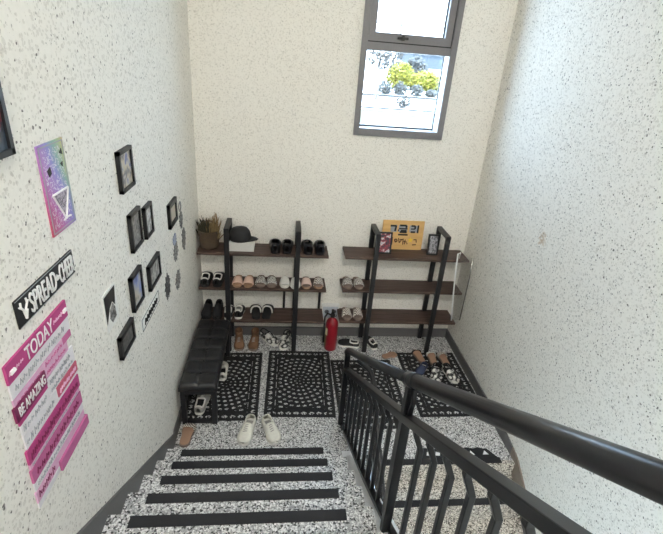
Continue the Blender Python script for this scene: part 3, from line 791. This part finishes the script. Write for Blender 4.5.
def plastic_sheet():
    t = thing('plastic_sheet', 'clear plastic sheet with white edges hanging at the end of the far shelf', 'plastic sheet', (2.87, -.335, .45))
    L = Vector((2.87, -.335, .45))
    A = Vector((2.775, -.35, 1.30)) - L; B = Vector((2.865, -.35, .46)) - L; Cc = Vector((2.975, -.325, .45)) - L; D = Vector((2.968, -.325, 1.24)) - L
    n = Vector((0, .004, 0))
    q = MB(); q.add([A, B, Cc, D, A + n, B + n, Cc + n, D + n], [(0, 1, 2, 3), (7, 6, 5, 4), (0, 4, 5, 1), (1, 5, 6, 2), (2, 6, 7, 3), (3, 7, 4, 0)])
    q.build('sheet', 'acrylic', t)
    MB().tube([A + Vector((.03, 0, .01)), A, A.lerp(B, .5) + Vector((-.012, -.01, 0)), B], .009, 8).build('edge_strip', 'bead', t, True)
    MB().tube([D, D.lerp(Cc, .3) + Vector((.008, 0, 0)), Cc], .006, 8).build('edge_strip', 'chrome', t, True)
    MB().tube([A + Vector((.03, 0, .01)), A + Vector((.05, .05, .0)), A + Vector((.05, .055, -.08))], .004, 6).build('hook', 'bead', t, True)
plastic_sheet()

def extinguisher():
    t = thing('fire_extinguisher', 'red fire extinguisher standing on the floor between the two shelves', 'fire extinguisher', (1.487, -.27, 0))
    MB().lathe([(.066, 0), (.072, .012), (.072, .34), (.066, .375), (.045, .405), (.022, .42), (.02, .44)], 28).build('body', 'red', t, True)
    MB().lathe([(.026, .435), (.026, .47), (.018, .485), (.016, .50)], 16).build('valve', 'black_cloth', t, True)
    MB().box((-.014, -.10, .500), (.014, .035, .512)).build('handle', 'black_cloth', t, bevel=.003)
    MB().add([(-.012, -.01, .51), (.012, -.01, .51), (.012, .03, .515), (-.012, .03, .515), (-.012, -.105, .555), (.012, -.105, .555), (.012, -.10, .565), (-.012, -.10, .565)], [(0, 1, 2, 3), (4, 5, 1, 0), (7, 6, 5, 4), (3, 2, 6, 7), (0, 3, 7, 4), (1, 5, 6, 2)]).build('lever', 'black_cloth', t)
    MB().tube([(-.02, .0, .46), (-.06, .01, .47), (-.088, .01, .42), (-.088, .0, .30), (-.085, 0, .16), (-.083, 0, .09)], .011, 10).build('hose', 'black_cloth', t, True)
    MB().tube([(.02, -.01, .46), (.036, -.02, .462)], .014, 12).build('gauge', 'chrome', t, True)
    def decal(nm, mt, a0, a1, z0, z1):
        n = 8; rg = []
        for i in range(n + 1):
            a = a0 + (a1 - a0) * i / n
            rg.append([Vector((r * math.cos(a), r * math.sin(a), z)) for r, z in ((.0722, z0), (.0735, z0), (.0735, z1), (.0722, z1))])
        MB().rings(rg, True, True).build(nm, mt, t)
    decal('label', 'label_pale', PI + .15, PI + .75, .21, .30); decal('label', 'label_dark', PI - .2, PI + .55, .05, .20)
extinguisher()
def outlet():
    t = thing('wall_outlet', 'white electrical outlet box on the back wall behind the fire extinguisher', 'outlet', (1.487, 0, .36))
    MB().box((-.105, -.03, -.10), (.105, 0, .10)).build('housing', 'white_plastic', t, bevel=.006)
    MB().box((-.09, -.034, -.085), (.09, -.029, .065)).build('face_plate', 'blue_plastic', t, bevel=.002)
    for x in (-.045, .045):
        MB().tube([(x, -.034, .0), (x, -.038, .0)], .026, 18).build('socket', 'socket', t, True)
outlet()
# paper on floor between shelves
tag(MB().add([(1.63, -.17, .002), (1.78, -.19, .002), (1.785, -.10, .002), (1.64, -.09, .002), (1.63, -.17, .005), (1.78, -.19, .012), (1.785, -.10, .006), (1.64, -.09, .005)],
    [(3, 2, 1, 0), (4, 5, 6, 7), (0, 1, 5, 4), (1, 2, 6, 5), (2, 3, 7, 6), (3, 0, 4, 7)]).build('paper_slip', 'paper'), 'small white paper slip on the floor below the far shelf', 'paper')
def edge_mat():
    t = thing('rubber_mat', 'narrow black rubber mat with white and red print at the head of the descending stairs', 'mat', (2.45, -1.86, 0))
    q = MB(); pts = [(-.36, -.045), (.40, -.045), (.335, .055), (.30, .05), (.26, .07), (.21, .055), (.15, .07), (.1, .055), (.04, .07), (-.02, .055), (-.08, .07), (-.16, .055), (-.24, .07), (-.31, .05)]
    q.prism(pts, 'z', 0, .008); q.build('base', 'rubber', t)
    for x, nm in ((-.22, 1), (-.14, 1), (-.06, 1), (.30, 2), (.17, 2)):
        q = MB(); q.prism([(x - .025, -.015), (x + .03, -.015), (x + .005, .03)] if nm == 2 else [(x - .025, -.015), (x + .015, -.02), (x + .025, .01), (x - .01, .025)], 'z', .008, .010); q.build('print', 'letter_white', t)
    q = MB(); q.prism([(-.02, -.02), (.085, -.02), (.08, .03), (-.015, .025)], 'z', .008, .010); q.build('print', 'red_mark', t)
edge_mat()

# ------------------------------------------------------------------ left wall
def wall_frame(label, y0, y1, z0, z1, pm, group='black photo frames on the side wall', border=.02, depth=.023, fm='frame_black', tilt=0):
    t = thing('photo_frame', label, 'photo frame', (0, (y0 + y1) / 2, (z0 + z1) / 2), 0, group)
    t.rotation_euler[0] = tilt
    w, h, b = (y1 - y0) / 2, (z1 - z0) / 2, border
    f = MB(); f.box((.0, -w, -h), (depth, -w + b, h)); f.box((0, w - b, -h), (depth, w, h)); f.box((0, -w, -h), (depth, w, -h + b)); f.box((0, -w, h - b), (depth, w, h))
    f.build('frame', fm, t)
    MB().box((.001, -w + b, -h + b), (depth - .010, w - b, h - b)).build('picture', pm, t)
    return t
G = [(.02, .02, .02), (.35, .35, .35), (.08, .08, .08), (.55, .55, .55)]
blue = [(.10, .13, .32), (.22, .28, .55), (.42, .42, .44), (.5, .46, .38), (.06, .06, .07)]
wall_frame('black photo frame with beige and blue print, topmost of the black frames', -2.20, -1.98, 2.375, 2.60, photo_mat('print_beige_blue', [(.09, .12, .33), (.45, .44, .42), (.5, .44, .33), (.12, .12, .14), (.5, .48, .45)], 16, seed=1))
wall_frame('black photo frame with grey print, wider of the two side by side', -2.14, -1.945, 2.0, 2.232, photo_mat('print_grey_a', [(.05, .05, .05), (.3, .29, .28), (.12, .12, .12), (.42, .41, .40)], 20, seed=2))
wall_frame('black photo frame with white streaked print, narrower of the two side by side', -1.865, -1.70, 1.976, 2.186, photo_mat('print_streak', [(.02, .02, .02), (.65, .65, .65), (.04, .04, .04)], 18, seed=5))
wall_frame('black photo frame with blue sky print', -2.245, -2.045, 1.657, 1.885, photo_mat('print_sky', blue, 9, seed=4))
wall_frame('black photo frame with round grey print, above the narrow white banner', -1.90, -1.63, 1.613, 1.793, photo_mat('print_round', [(.04, .04, .04), (.52, .52, .5), (.1, .1, .1), (.5, .5, .5)], 14, seed=6))
wall_frame('black photo frame with dark grey print, lowest of the black frames', -2.52, -2.29, 1.516, 1.658, photo_mat('print_dark', [(.03, .03, .03), (.16, .15, .14), (.07, .07, .07), (.24, .22, .2)], 18, seed=7))
wall_frame('black photo frame with plain beige print, beside the grey cutouts', -1.262, -1.008, 1.815, 2.008, photo_mat('print_plain', [(.36, .31, .25), (.48, .42, .34)], 8, seed=9), border=.035)
wall_frame('dark framed picture at the edge of view above the rainbow poster', -3.40, -3.115, 2.782, 3.12, photo_mat('print_mixed', [(.02, .025, .04), (.05, .08, .12), (.04, .05, .07), (.30, .05, .07), (.4, .36, .34)], 10, seed=13))
# black and white art print without a frame
def art_print():
    t = thing('art_print', 'unframed black and white print with white border, beside the lowest black frame', 'picture', (0, -2.54, 1.868))
    MB().box((0, -.087, -.108), (.006, .087, .108)).build('sheet', 'paper', t)
    MB().prism([(-.075, .095), (.075, .095), (.055, -.01), (.02, .03), (-.02, .01), (-.075, -.06)], 'x', .006, .0075).build('print', 'frame_black', t)
    MB().prism([(-.02, -.005), (.02, .02), (.05, -.02), (.055, -.075), (-.005, -.085), (-.03, -.05)], 'x', .006, .0075).build('print', photo_mat('print_bw', G, 30, seed=2), t)
art_print()
def banner():
    t = thing('banner', 'narrow white banner with dark outline and script below the round print', 'sign', (0, -1.90, 1.472))
    MB().box((0, -.215, -.052), (.004, .215, .052)).build('sheet', 'paper', t)
    q = MB(); w, h, k = .205, .044, .004
    q.box((.004, -w, -h), (.0055, w, -h + k)); q.box((.004, -w, h - k), (.0055, w, h)); q.box((.004, -w, -h), (.0055, -w + k, h)); q.box((.004, w - k, -h), (.0055, w, h))
    q.build('outline', 'letter_black', t)
    q = MB(); r = random.Random(11); y = -.15
    while y < .16:       # illegible script strokes
        a = r.uniform(-.02, .02); q.tube([(.006, y, -.024), (.006, y + .012, .02 + a * .3), (.006, y + .02, -.012), (.006, y + .034, .012 + a * .4)], .0042, 5); y += .045
    q.build('lettering', 'letter_black', t)
banner()
# torn-edge black and white cutouts near the corner
r = random.Random(5)
for i, (y, z, w, h, lab, col) in enumerate((
        (-.835, 1.865, .05, .045, 'small grey ring-shaped cutout beside the beige framed print', 0),
        (-.82, 1.745, .07, .085, 'grey cutout under the ring-shaped one, beside the beige frame', 1),
        (-1.10, 1.665, .075, .055, 'blue-grey cutout below the beige framed print', 2),
        (-1.09, 1.555, .09, .085, 'dark grey cutout hanging just under the blue-grey cutout', 1),
        (-.77, 1.545, .085, .12, 'grey cutout nearest the room corner, above the bench', 1),
        (-1.43, 1.405, .09, .11, 'dark ragged cutout closest to the white banner', 3),
        (-1.09, 1.29, .10, .09, 'grey slanted ragged cutout, lowest of the cutouts', 1))):
    pts = []; n = 22
    for k in range(n):
        a = 2 * PI * k / n; rr = (1.0 if k % 2 else .72) * r.uniform(.85, 1.05)
        pts.append((w * rr * math.cos(a), h * rr * math.sin(a)))
    q = MB()
    if i == 0:
        rg = []
        for k in range(n + 1):
            a = 2 * PI * k / n
            rg.append([Vector((x, w * s * math.cos(a), h * s * math.sin(a))) for s, x in ((1, 0), (1, .005), (.55, .005), (.55, 0))])
        q.rings(rg, True, False)
    else: q.prism(pts, 'x', 0, .005)
    pal = [[(.12, .12, .12), (.4, .4, .4)], [(.02, .02, .02), (.30, .30, .29), (.03, .03, .03), (.5, .5, .48)], [(.2, .26, .42), (.35, .38, .48), (.2, .22, .25)], [(.01, .01, .01), (.12, .12, .12), (.02, .02, .02), (.4, .4, .4)]][col]
    o = q.build('wall_cutout', photo_mat('cutout_print_%d' % i, pal, 30, .6, seed=20 + i)); o.location = (0, y, z)
    tag(o, lab, 'wall decoration', 'ragged cutouts near the corner')

# rainbow poster
def rainbow_mat():
    m, nt, b = new_mat('rainbow_foil')
    tc = nt.nodes.new('ShaderNodeTexCoord'); sep = nt.nodes.new('ShaderNodeSeparateXYZ'); nt.links.new(tc.outputs['Object'], sep.inputs[0])
    n = nt.nodes.new('ShaderNodeTexNoise'); n.inputs['Scale'].default_value = 9; nt.links.new(tc.outputs['Object'], n.inputs['Vector'])
    s = math_node(nt, 'ADD', math_node(nt, 'MULTIPLY', sep.outputs[1], 2.6), math_node(nt, 'MULTIPLY', sep.outputs[2], 1.15))
    s = math_node(nt, 'ADD', math_node(nt, 'ADD', s, .42), math_node(nt, 'MULTIPLY', n.outputs['Fac'], .16))
    rp = ramp(nt, [(.05, (.45, .07, .13)), (.25, (.48, .13, .36)), (.42, (.38, .20, .52)), (.58, (.25, .24, .58)), (.72, (.22, .40, .36)), (.86, (.42, .48, .24)), (1, (.62, .36, .22))])
    nt.links.new(s, rp.inputs[0])
    # silvery doodle lines
    w = nt.nodes.new('ShaderNodeTexWave'); w.inputs['Scale'].default_value = 14; w.inputs['Distortion'].default_value = 14; w.inputs['Detail'].default_value = 2; w.inputs['Detail Scale'].default_value = 3
    nt.links.new(tc.outputs['Object'], w.inputs['Vector'])
    lr = ramp(nt, [(.80, (0, 0, 0)), (.92, (1, 1, 1))]); nt.links.new(w.outputs['Fac'], lr.inputs[0])
    inner = math_node(nt, 'MULTIPLY', math_node(nt, 'LESS_THAN', math_node(nt, 'ABSOLUTE', sep.outputs[1]), .078), math_node(nt, 'LESS_THAN', math_node(nt, 'ABSOLUTE', sep.outputs[2]), .15))
    c = mix_rgb(nt, math_node(nt, 'MULTIPLY', math_node(nt, 'MULTIPLY', lr.outputs[0], inner), .75), rp.outputs[0], (.70, .68, .76))
    nt.links.new(c, b.inputs['Base Color']); b.inputs['Roughness'].default_value = .35
    return m
def poster():
    t = thing('poster', 'rainbow foil poster with doodles and a triangle emblem', 'poster', (0, -2.855, 2.60))
    t.rotation_euler[0] = .0
    MB().box((0, -.102, -.172), (.006, .102, .172)).build('sheet', rainbow_mat(), t)
    q = MB(); k = .004
    q.box((.006, -.095, -.165), (.0075, .095, -.165 + k)); q.box((.006, -.095, .165 - k), (.0075, .095, .165)); q.box((.006, -.095, -.165), (.0075, -.095 + k, .165)); q.box((.006, .095 - k, -.165), (.0075, .095, .165))
    q.build('outline', 'letter_grey', t)
    q = MB()
    for a, b2 in (((-.055, -.02), (.075, -.02)), ((.075, -.02), (.02, -.135)), ((.02, -.135), (-.055, -.02))):
        q.tube([(.008, *a), (.008, *b2)], .004, 6)
    q.build('emblem', 'letter_white', t)
    MB().prism([(-.045, -.027), (.066, -.027), (.019, -.122)], 'x', .006, .0075).build('emblem', photo_mat('emblem_print', [(.05, .04, .07), (.5, .45, .55), (.06, .05, .08), (.6, .55, .62)], 60, seed=4), t)
    for poly in ([(-.06, .075), (-.035, .085), (-.03, .06), (-.05, .05)], [(.055, .12), (.075, .135), (.08, .11)], [(.05, .08), (.07, .085), (.065, .065)]):
        MB().prism(poly, 'x', .006, .008).build('print', 'letter_black', t)
    q = MB()
    for z0 in (-.135,):
        q.tube([(.008, .0, z0), (.008, .03, z0 + .004), (.008, .06, z0 + .0)], .004, 5)
    q.build('print', 'letter_white', t)
poster()
def cheer():
    t = thing('sign_board', 'black wooden sign with white SPREAD CHEER lettering above the pink plank sign', 'sign', (0, -3.065, 2.278))
    w, h, d = .222, .053, .007
    MB().box((0, -w, -h), (d, w, h)).build('board', 'sign_black', t, bevel=.002)
    q = MB(); k = .0022; q.box((d - .001, -w + .003, h - .004), (d + .001, w - .003, h - .002)); q.box((d - .001, -w + .003, -h + .002), (d + .001, w - .003, -h + .004)); q.build('outline', 'letter_grey', t)
    letters('lettering', 'SPREAD', 'letter_white', t, (-.138, .055, -.039, .039, d), 'left_wall')
    letters('lettering', 'the', 'letter_white', t, (.06, .083, -.012, .012, d), 'left_wall')
    letters('lettering', 'CHEER', 'letter_white', t, (.088, .212, -.039, .039, d), 'left_wall')
    q = MB()      # antlered head emblem
    q.tube([(d + .003, -.178, -.034), (d + .003, -.178, .0)], [.004, .011], 8)
    for s in (-1, 1):
        q.tube([(d + .003, -.178 + s * .005, .0), (d + .003, -.178 + s * .02, .018), (d + .003, -.178 + s * .018, .036)], .004, 6)
        q.tube([(d + .003, -.178 + s * .016, .012), (d + .003, -.178 + s * .03, .024)], .003, 6)
    q.build('emblem', 'letter_white', t)
cheer()
def today():
    t = thing('sign_board', 'plank sign of pink, magenta and white boards headed TODAY', 'sign', (0, -3.2, 1.83))
    L = Vector((0, -3.2, 1.83)); r = random.Random(9); D = .006
    def plank(y0, y1, z0, z1, mt, d=D):
        MB().box((0, y0 - L.y, z0 - L.z), (d, y1 - L.y, z1 - L.z)).build('plank', mt, t, bevel=.001)
    def word(text, y0, y1, z0, z1, mt='letter_white', d=D, sh=0):
        letters('lettering', text, mt, t, (y0 - L.y, y1 - L.y, z0 - L.z, z1 - L.z, d), 'left_wall', .002, sh)
    def script(y0, y1, z0, z1, mt, step=.022, d=D, rr=.0022):
        q = MB(); y = y0; zc = (z0 + z1) / 2; hh = (z1 - z0) / 2
        while y < y1 - step:
            q.tube([(d + .0012, y - L.y, zc - hh * r.uniform(.5, 1) - L.z), (d + .0012, y + step * .3 - L.y, zc + hh * r.uniform(.3, 1) - L.z), (d + .0012, y + step * .6 - L.y, zc - hh * r.uniform(.2, .8) - L.z), (d + .0012, y + step * .85 - L.y, zc + hh * r.uniform(0, .7) - L.z)], rr, 4)
            y += step * r.uniform(1.0, 1.35)
        q.build('script', mt, t)
    Y0 = -3.415; Y1_ = -2.975
    plank(Y0, Y1_, 2.092, 2.166, 'pink', .009)
    word('TODAY', -3.30, -3.10, 2.102, 2.157, d=.009)
    script(-3.405, -3.315, 2.12, 2.138, 'lilac', .02, .009); script(-3.095, -2.99, 2.12, 2.138, 'lilac', .02, .009)
    q = MB()
    for y in (-3.385, -3.0):
        q = MB(); q.tube([(.010, y - L.y - .012, 2.129 - L.z), (.010, y - L.y + .012, 2.129 - L.z)], .009, 6); q.build('print', 'letter_white', t)
    plank(Y0, Y1_, 2.03, 2.090, 'pale_plank'); script(-3.39, -3.0, 2.045, 2.078, 'letter_grey', .025)
    plank(Y0, -3.215, 2.002, 2.028, 'lilac'); script(-3.40, -3.225, 2.006, 2.009, 'mid_pink', .018)
    plank(-3.213, -3.02, 1.952, 2.028, 'lilac'); script(-3.2, -3.04, 2.0, 2.02, 'mid_pink', .02); script(-3.2, -3.04, 1.965, 1.985, 'mid_pink', .02)
    plank(-3.052, -2.98, 1.998, 2.028, 'mid_pink', .008)
    plank(Y0 - .01, -3.215, 1.938, 2.000, 'dark_pink', .009); word('BE AMAZING', -3.405, -3.225, 1.95, 1.99, d=.009)
    plank(Y0, -3.215, 1.916, 1.937, 'pink')
    plank(Y0, -3.215, 1.871, 1.915, 'pale_plank'); plank(Y0, -3.165, 1.806, 1.870, 'pale_plank'); script(-3.405, -3.225, 1.878, 1.908, 'letter_grey', .02); script(-3.405, -3.18, 1.82, 1.852, 'letter_grey', .02)
    plank(-3.213, -2.985, 1.872, 1.950, 'pale_plank'); script(-3.2, -3.0, 1.91, 1.94, 'letter_grey', .018); script(-3.2, -3.0, 1.88, 1.90, 'letter_grey', .018)
    plank(-3.163, -2.985, 1.822, 1.870, 'pink_red', .009); script(-3.15, -3.0, 1.835, 1.858, 'lilac', .026, .009, .004)
    plank(-3.163, -2.985, 1.806, 1.820, 'pale_plank')
    plank(Y0 - .01, -2.992, 1.742, 1.804, 'pink', .009); script(-3.41, -3.0, 1.755, 1.79, 'dark_pink', .022, .009, .003)
    plank(Y0 - .01, -3.0, 1.718, 1.740, 'lilac'); script(-3.41, -3.02, 1.722, 1.736, 'letter_grey', .016)
    plank(Y0 - .015, -3.0, 1.655, 1.716, 'mid_pink', .009); script(-3.40, -3.02, 1.668, 1.704, 'dark_pink', .026, .009, .003)
    plank(Y0 - .015, -3.0, 1.612, 1.653, 'pale_plank'); script(-3.41, -3.02, 1.62, 1.645, 'letter_grey', .018)
    plank(Y0 - .02, -3.262, 1.556, 1.610, 'lilac'); script(-3.42, -3.275, 1.566, 1.60, 'dark_pink', .024)
    plank(-3.260, -3.0, 1.574, 1.610, 'lilac'); plank(-3.260, -2.99, 1.522, 1.572, 'mid_pink', .014)
    plank(Y0 - .02, -3.262, 1.528, 1.554, 'pale_plank')
today()

# ------------------------------------------------------------------ outside the window
def ground_z(y): return -1.0 + .1 * y
def outside():
    b = MB(); b.prism([(.9, ground_z(.9)), (90, ground_z(90)), (90, 6), (.9, -2.5)], 'x', -30, 45); struct(b.build('ground_outside', 'ground'))
    b = MB(); b.add([(4.0, 14.5, ground_z(14.5) + .01), (9.0, 14.5, ground_z(14.5) + .01), (11, 18.3, ground_z(18.3) + .01), (4, 18.3, ground_z(18.3) + .01)], [(0, 1, 2, 3)])
    struct(b.build('lawn_outside', 'lawn'))
    for y, hh in ((22.0, .10), (18.6, .07)):
        q = MB(); z = ground_z(y); q.box((-5, y - .06, z - .1), (20, y + .06, z + hh)); struct(q.build('kerb_outside', 'kerb'))
    r = random.Random(21)
    def leaves(name, mt, parent, c, rad, n, size, flat=1.0):
        q = MB()
        for i in range(n):
            d = Vector((r.gauss(0, 1), r.gauss(0, 1), r.gauss(0, 1))).normalized() * (r.random() ** .4)
            p = Vector((c[0] + d.x * rad[0], c[1] + d.y * rad[1], c[2] + d.z * rad[2]))
            u = Vector((r.gauss(0, 1), r.gauss(0, 1), r.gauss(0, 1))).normalized(); v = u.orthogonal().normalized() * size * r.uniform(.5, 1.1); u *= size * r.uniform(.6, 1.2)
            w = u.cross(v).normalized() * size * .15
            q.add([p - u, p - v * .5 + w, p + u, p + v * .5 + w], [(0, 1, 2, 3)])
        return q.build(name, mt, parent)
    def shrub(label, x, y, rad, mt, n, size, group):
        z = ground_z(y); t = thing('shrub', label, 'shrub', (x, y, z), 0, group)
        leaves('foliage', mt, t, (0, 0, rad[2] * .75), rad, n, size)
        MB().tube([(0, 0, -.05), (.02, 0, rad[2])], .05, 8).build('stem', 'bark', t)
    z = ground_z(25); t = thing('hedge', 'yellow-green clipped hedge outside the lower pane', 'hedge', (8.8, 25.0, z))
    leaves('foliage', 'yellow_leaf', t, (-.9, 0, .72), (.85, .6, .80), 1000, .17)
    leaves('foliage', 'yellow_leaf', t, (.8, 0, .48), (1.25, .6, .62), 1200, .17)
    for x, y, rad, lab in ((6.6, 22.9, (.40, .35, .40), 'grey-green bush outside at the foot of the pale tree'), (7.5, 22.9, (.44, .35, .40), 'grey-green bush outside before the yellow hedge'), (8.45, 22.9, (.46, .35, .36), 'low grey-green bush outside along the kerb'), (9.4, 22.9, (.44, .3, .22), 'lowest grey-green bush outside at the end of the row')):
        shrub(lab, x, y, rad, 'grey_leaf', 210, .13, 'grey bushes along the kerb outside')
    shrub('dark grey-green bush outside behind the yellow hedge', 9.4, 27.2, (.8, .6, 1.0), 'grey_leaf', 500, .2, None)
    shrub('sparse low plant outside on the pale lawn', 6.9, 19.3, (.45, .3, .35), 'pale_leaf', 120, .12, None)
    # pale tree
    t = thing('tree', 'pale leafy tree with slim trunk outside the lower pane', 'tree', (5.75, 21.0, ground_z(21)))
    MB().tube([(0, 0, -.1), (.05, 0, .9), (.0, 0, 2.2)], [.10, .08, .05], 8).build('trunk', 'bark', t, True)
    leaves('foliage', 'pale_leaf', t, (.3, 0, 2.2), (1.0, .8, .75), 260, .17)
    # houses
    def house(label, x0, x1, y, z1, wall, wins, ledge=None, pipe=None):
        z0 = ground_z(y) - .3; xc = (x0 + x1) / 2
        t = thing('house', label, 'house', (xc, y + 3, z0))
        MB().box((x0 - xc, -3, 0), (x1 - xc, 3, z1 - z0)).build('walls', wall, t)
        MB().box((x0 - xc - .3, -3.3, z1 - z0), (x1 - xc + .3, 3.3, z1 - z0 + .25)).build('roof', 'kerb' if wall == 'house_blue' else 'house_white', t)
        for wx, wz, ww, wh in wins:
            MB().box((wx - xc - ww / 2, -3.04, wz - z0 - wh / 2), (wx - xc + ww / 2, -3.0, wz - z0 + wh / 2)).build('window', 'house_blue', t)
        if ledge: MB().box((x0 - xc, -3.15, ledge - z0 - .05), (x1 - xc, -3, ledge - z0 + .05)).build('ledge', 'kerb', t)
        if pipe: MB().box((pipe[0] - xc - .07, -3.15, pipe[1] - z0), (pipe[0] - xc + .07, -3.0, pipe[2] - z0)).build('downpipe', 'kerb', t)
    house('small blue-grey house outside beyond the yellow shrubs', 11.4, 14.2, 36, 3.75, 'house_blue', [])
    house('large white building outside behind the upper pane', -4, 24, 60, 13, 'house_white', [], ledge=7.2, pipe=(15.5, 6.0, 7.2))
outside()

# ------------------------------------------------------------------ added fill lamps, out of view, to brighten the stairwell
def fill_lamp(x, y, lab, z=ZT):
    t = thing('fill_light', lab, 'fill light', (x, y, z))
    MB().box((-.62, -.16, -.06), (.62, .16, 0)).build('housing', 'white_plastic', t, bevel=.005)
    MB().box((-.60, -.14, -.075), (.60, .14, -.06)).build('diffuser', 'lamp', t)
fill_lamp(1.5, -7.7, 'added unseen fill light on the ceiling over the upper stairs')
fill_lamp(2.35, -6.4, 'added unseen fill light under the upper floor', NUP * RISE - .18)
def area(name, loc, size, power, col, rot):
    l = bpy.data.lights.new(name, 'AREA'); l.shape = 'RECTANGLE'; l.size, l.size_y = size; l.energy = power; l.color = col
    o = bpy.data.objects.new(name, l); COL.objects.link(o); o.location = loc; o.rotation_euler = rot; return o
FILL_POWER = 205
for yl in (-7.7,): area('fill_light_glow', (1.5, yl, ZT - .09), (1.15, .26), FILL_POWER, (1.0, .985, .955), (0, 0, 0))  # added fill from behind the camera, evens out the walls
area('fill_light_glow', (2.35, -6.4, NUP * RISE - .27), (1.15, .26), 30, (1.0, .93, .82), (0, 0, 0))  # added fill for the lower wall and the descending steps
p = area('daylight_portal', ((wx0 + wx1) / 2, .185, (wz0 + wz1) / 2), (wx1 - wx0, wz1 - wz0), 1, (1, 1, 1), (-PI / 2, 0, 0))
p.data.cycles.is_portal = True
s = bpy.data.lights.new('sun', 'SUN'); s.energy = 9; s.angle = .01; s.color = (1, .95, .86)
so = bpy.data.objects.new('sun', s); COL.objects.link(so); so.rotation_euler = (math.radians(42), 0, math.radians(-25))

wd = bpy.data.worlds.new('sky'); SC.world = wd; wd.use_nodes = True
bg = wd.node_tree.nodes['Background']; bg.inputs[0].default_value = (.54, .755, 1.0, 1); bg.inputs[1].default_value = 13.0

# ------------------------------------------------------------------ camera
cam = bpy.data.cameras.new('camera'); co = bpy.data.objects.new('camera', cam); COL.objects.link(co)
cam.sensor_fit = 'HORIZONTAL'; cam.sensor_width = 36; cam.lens = 36 * 451.686 / 663; cam.clip_start = .02; cam.clip_end = 300
yaw, pit, roll = (math.radians(a) for a in (7.2061, 25.1999, 4.7067))
fw = Vector((math.sin(yaw) * math.cos(pit), math.cos(yaw) * math.cos(pit), -math.sin(pit)))
r0 = Vector((math.cos(yaw), -math.sin(yaw), 0)); u0 = r0.cross(fw)
rv = r0 * math.cos(roll) + u0 * math.sin(roll); uv = u0 * math.cos(roll) - r0 * math.sin(roll)
mt = Matrix(((rv.x, uv.x, -fw.x, .8714), (rv.y, uv.y, -fw.y, -4.6612), (rv.z, uv.z, -fw.z, 3.1456), (0, 0, 0, 1)))
co.matrix_world = mt
SC.camera = co
SC.view_settings.view_transform = 'Standard'; SC.view_settings.look = 'None'
SC.view_settings.gamma = 1; SC.view_settings.exposure = 0.47; SC.view_settings.use_curve_mapping = False
SC.cycles.max_bounces = 10; SC.cycles.diffuse_bounces = 6; SC.cycles.transparent_max_bounces = 12
SC.cycles.sample_clamp_indirect = 6; SC.cycles.use_denoising = True
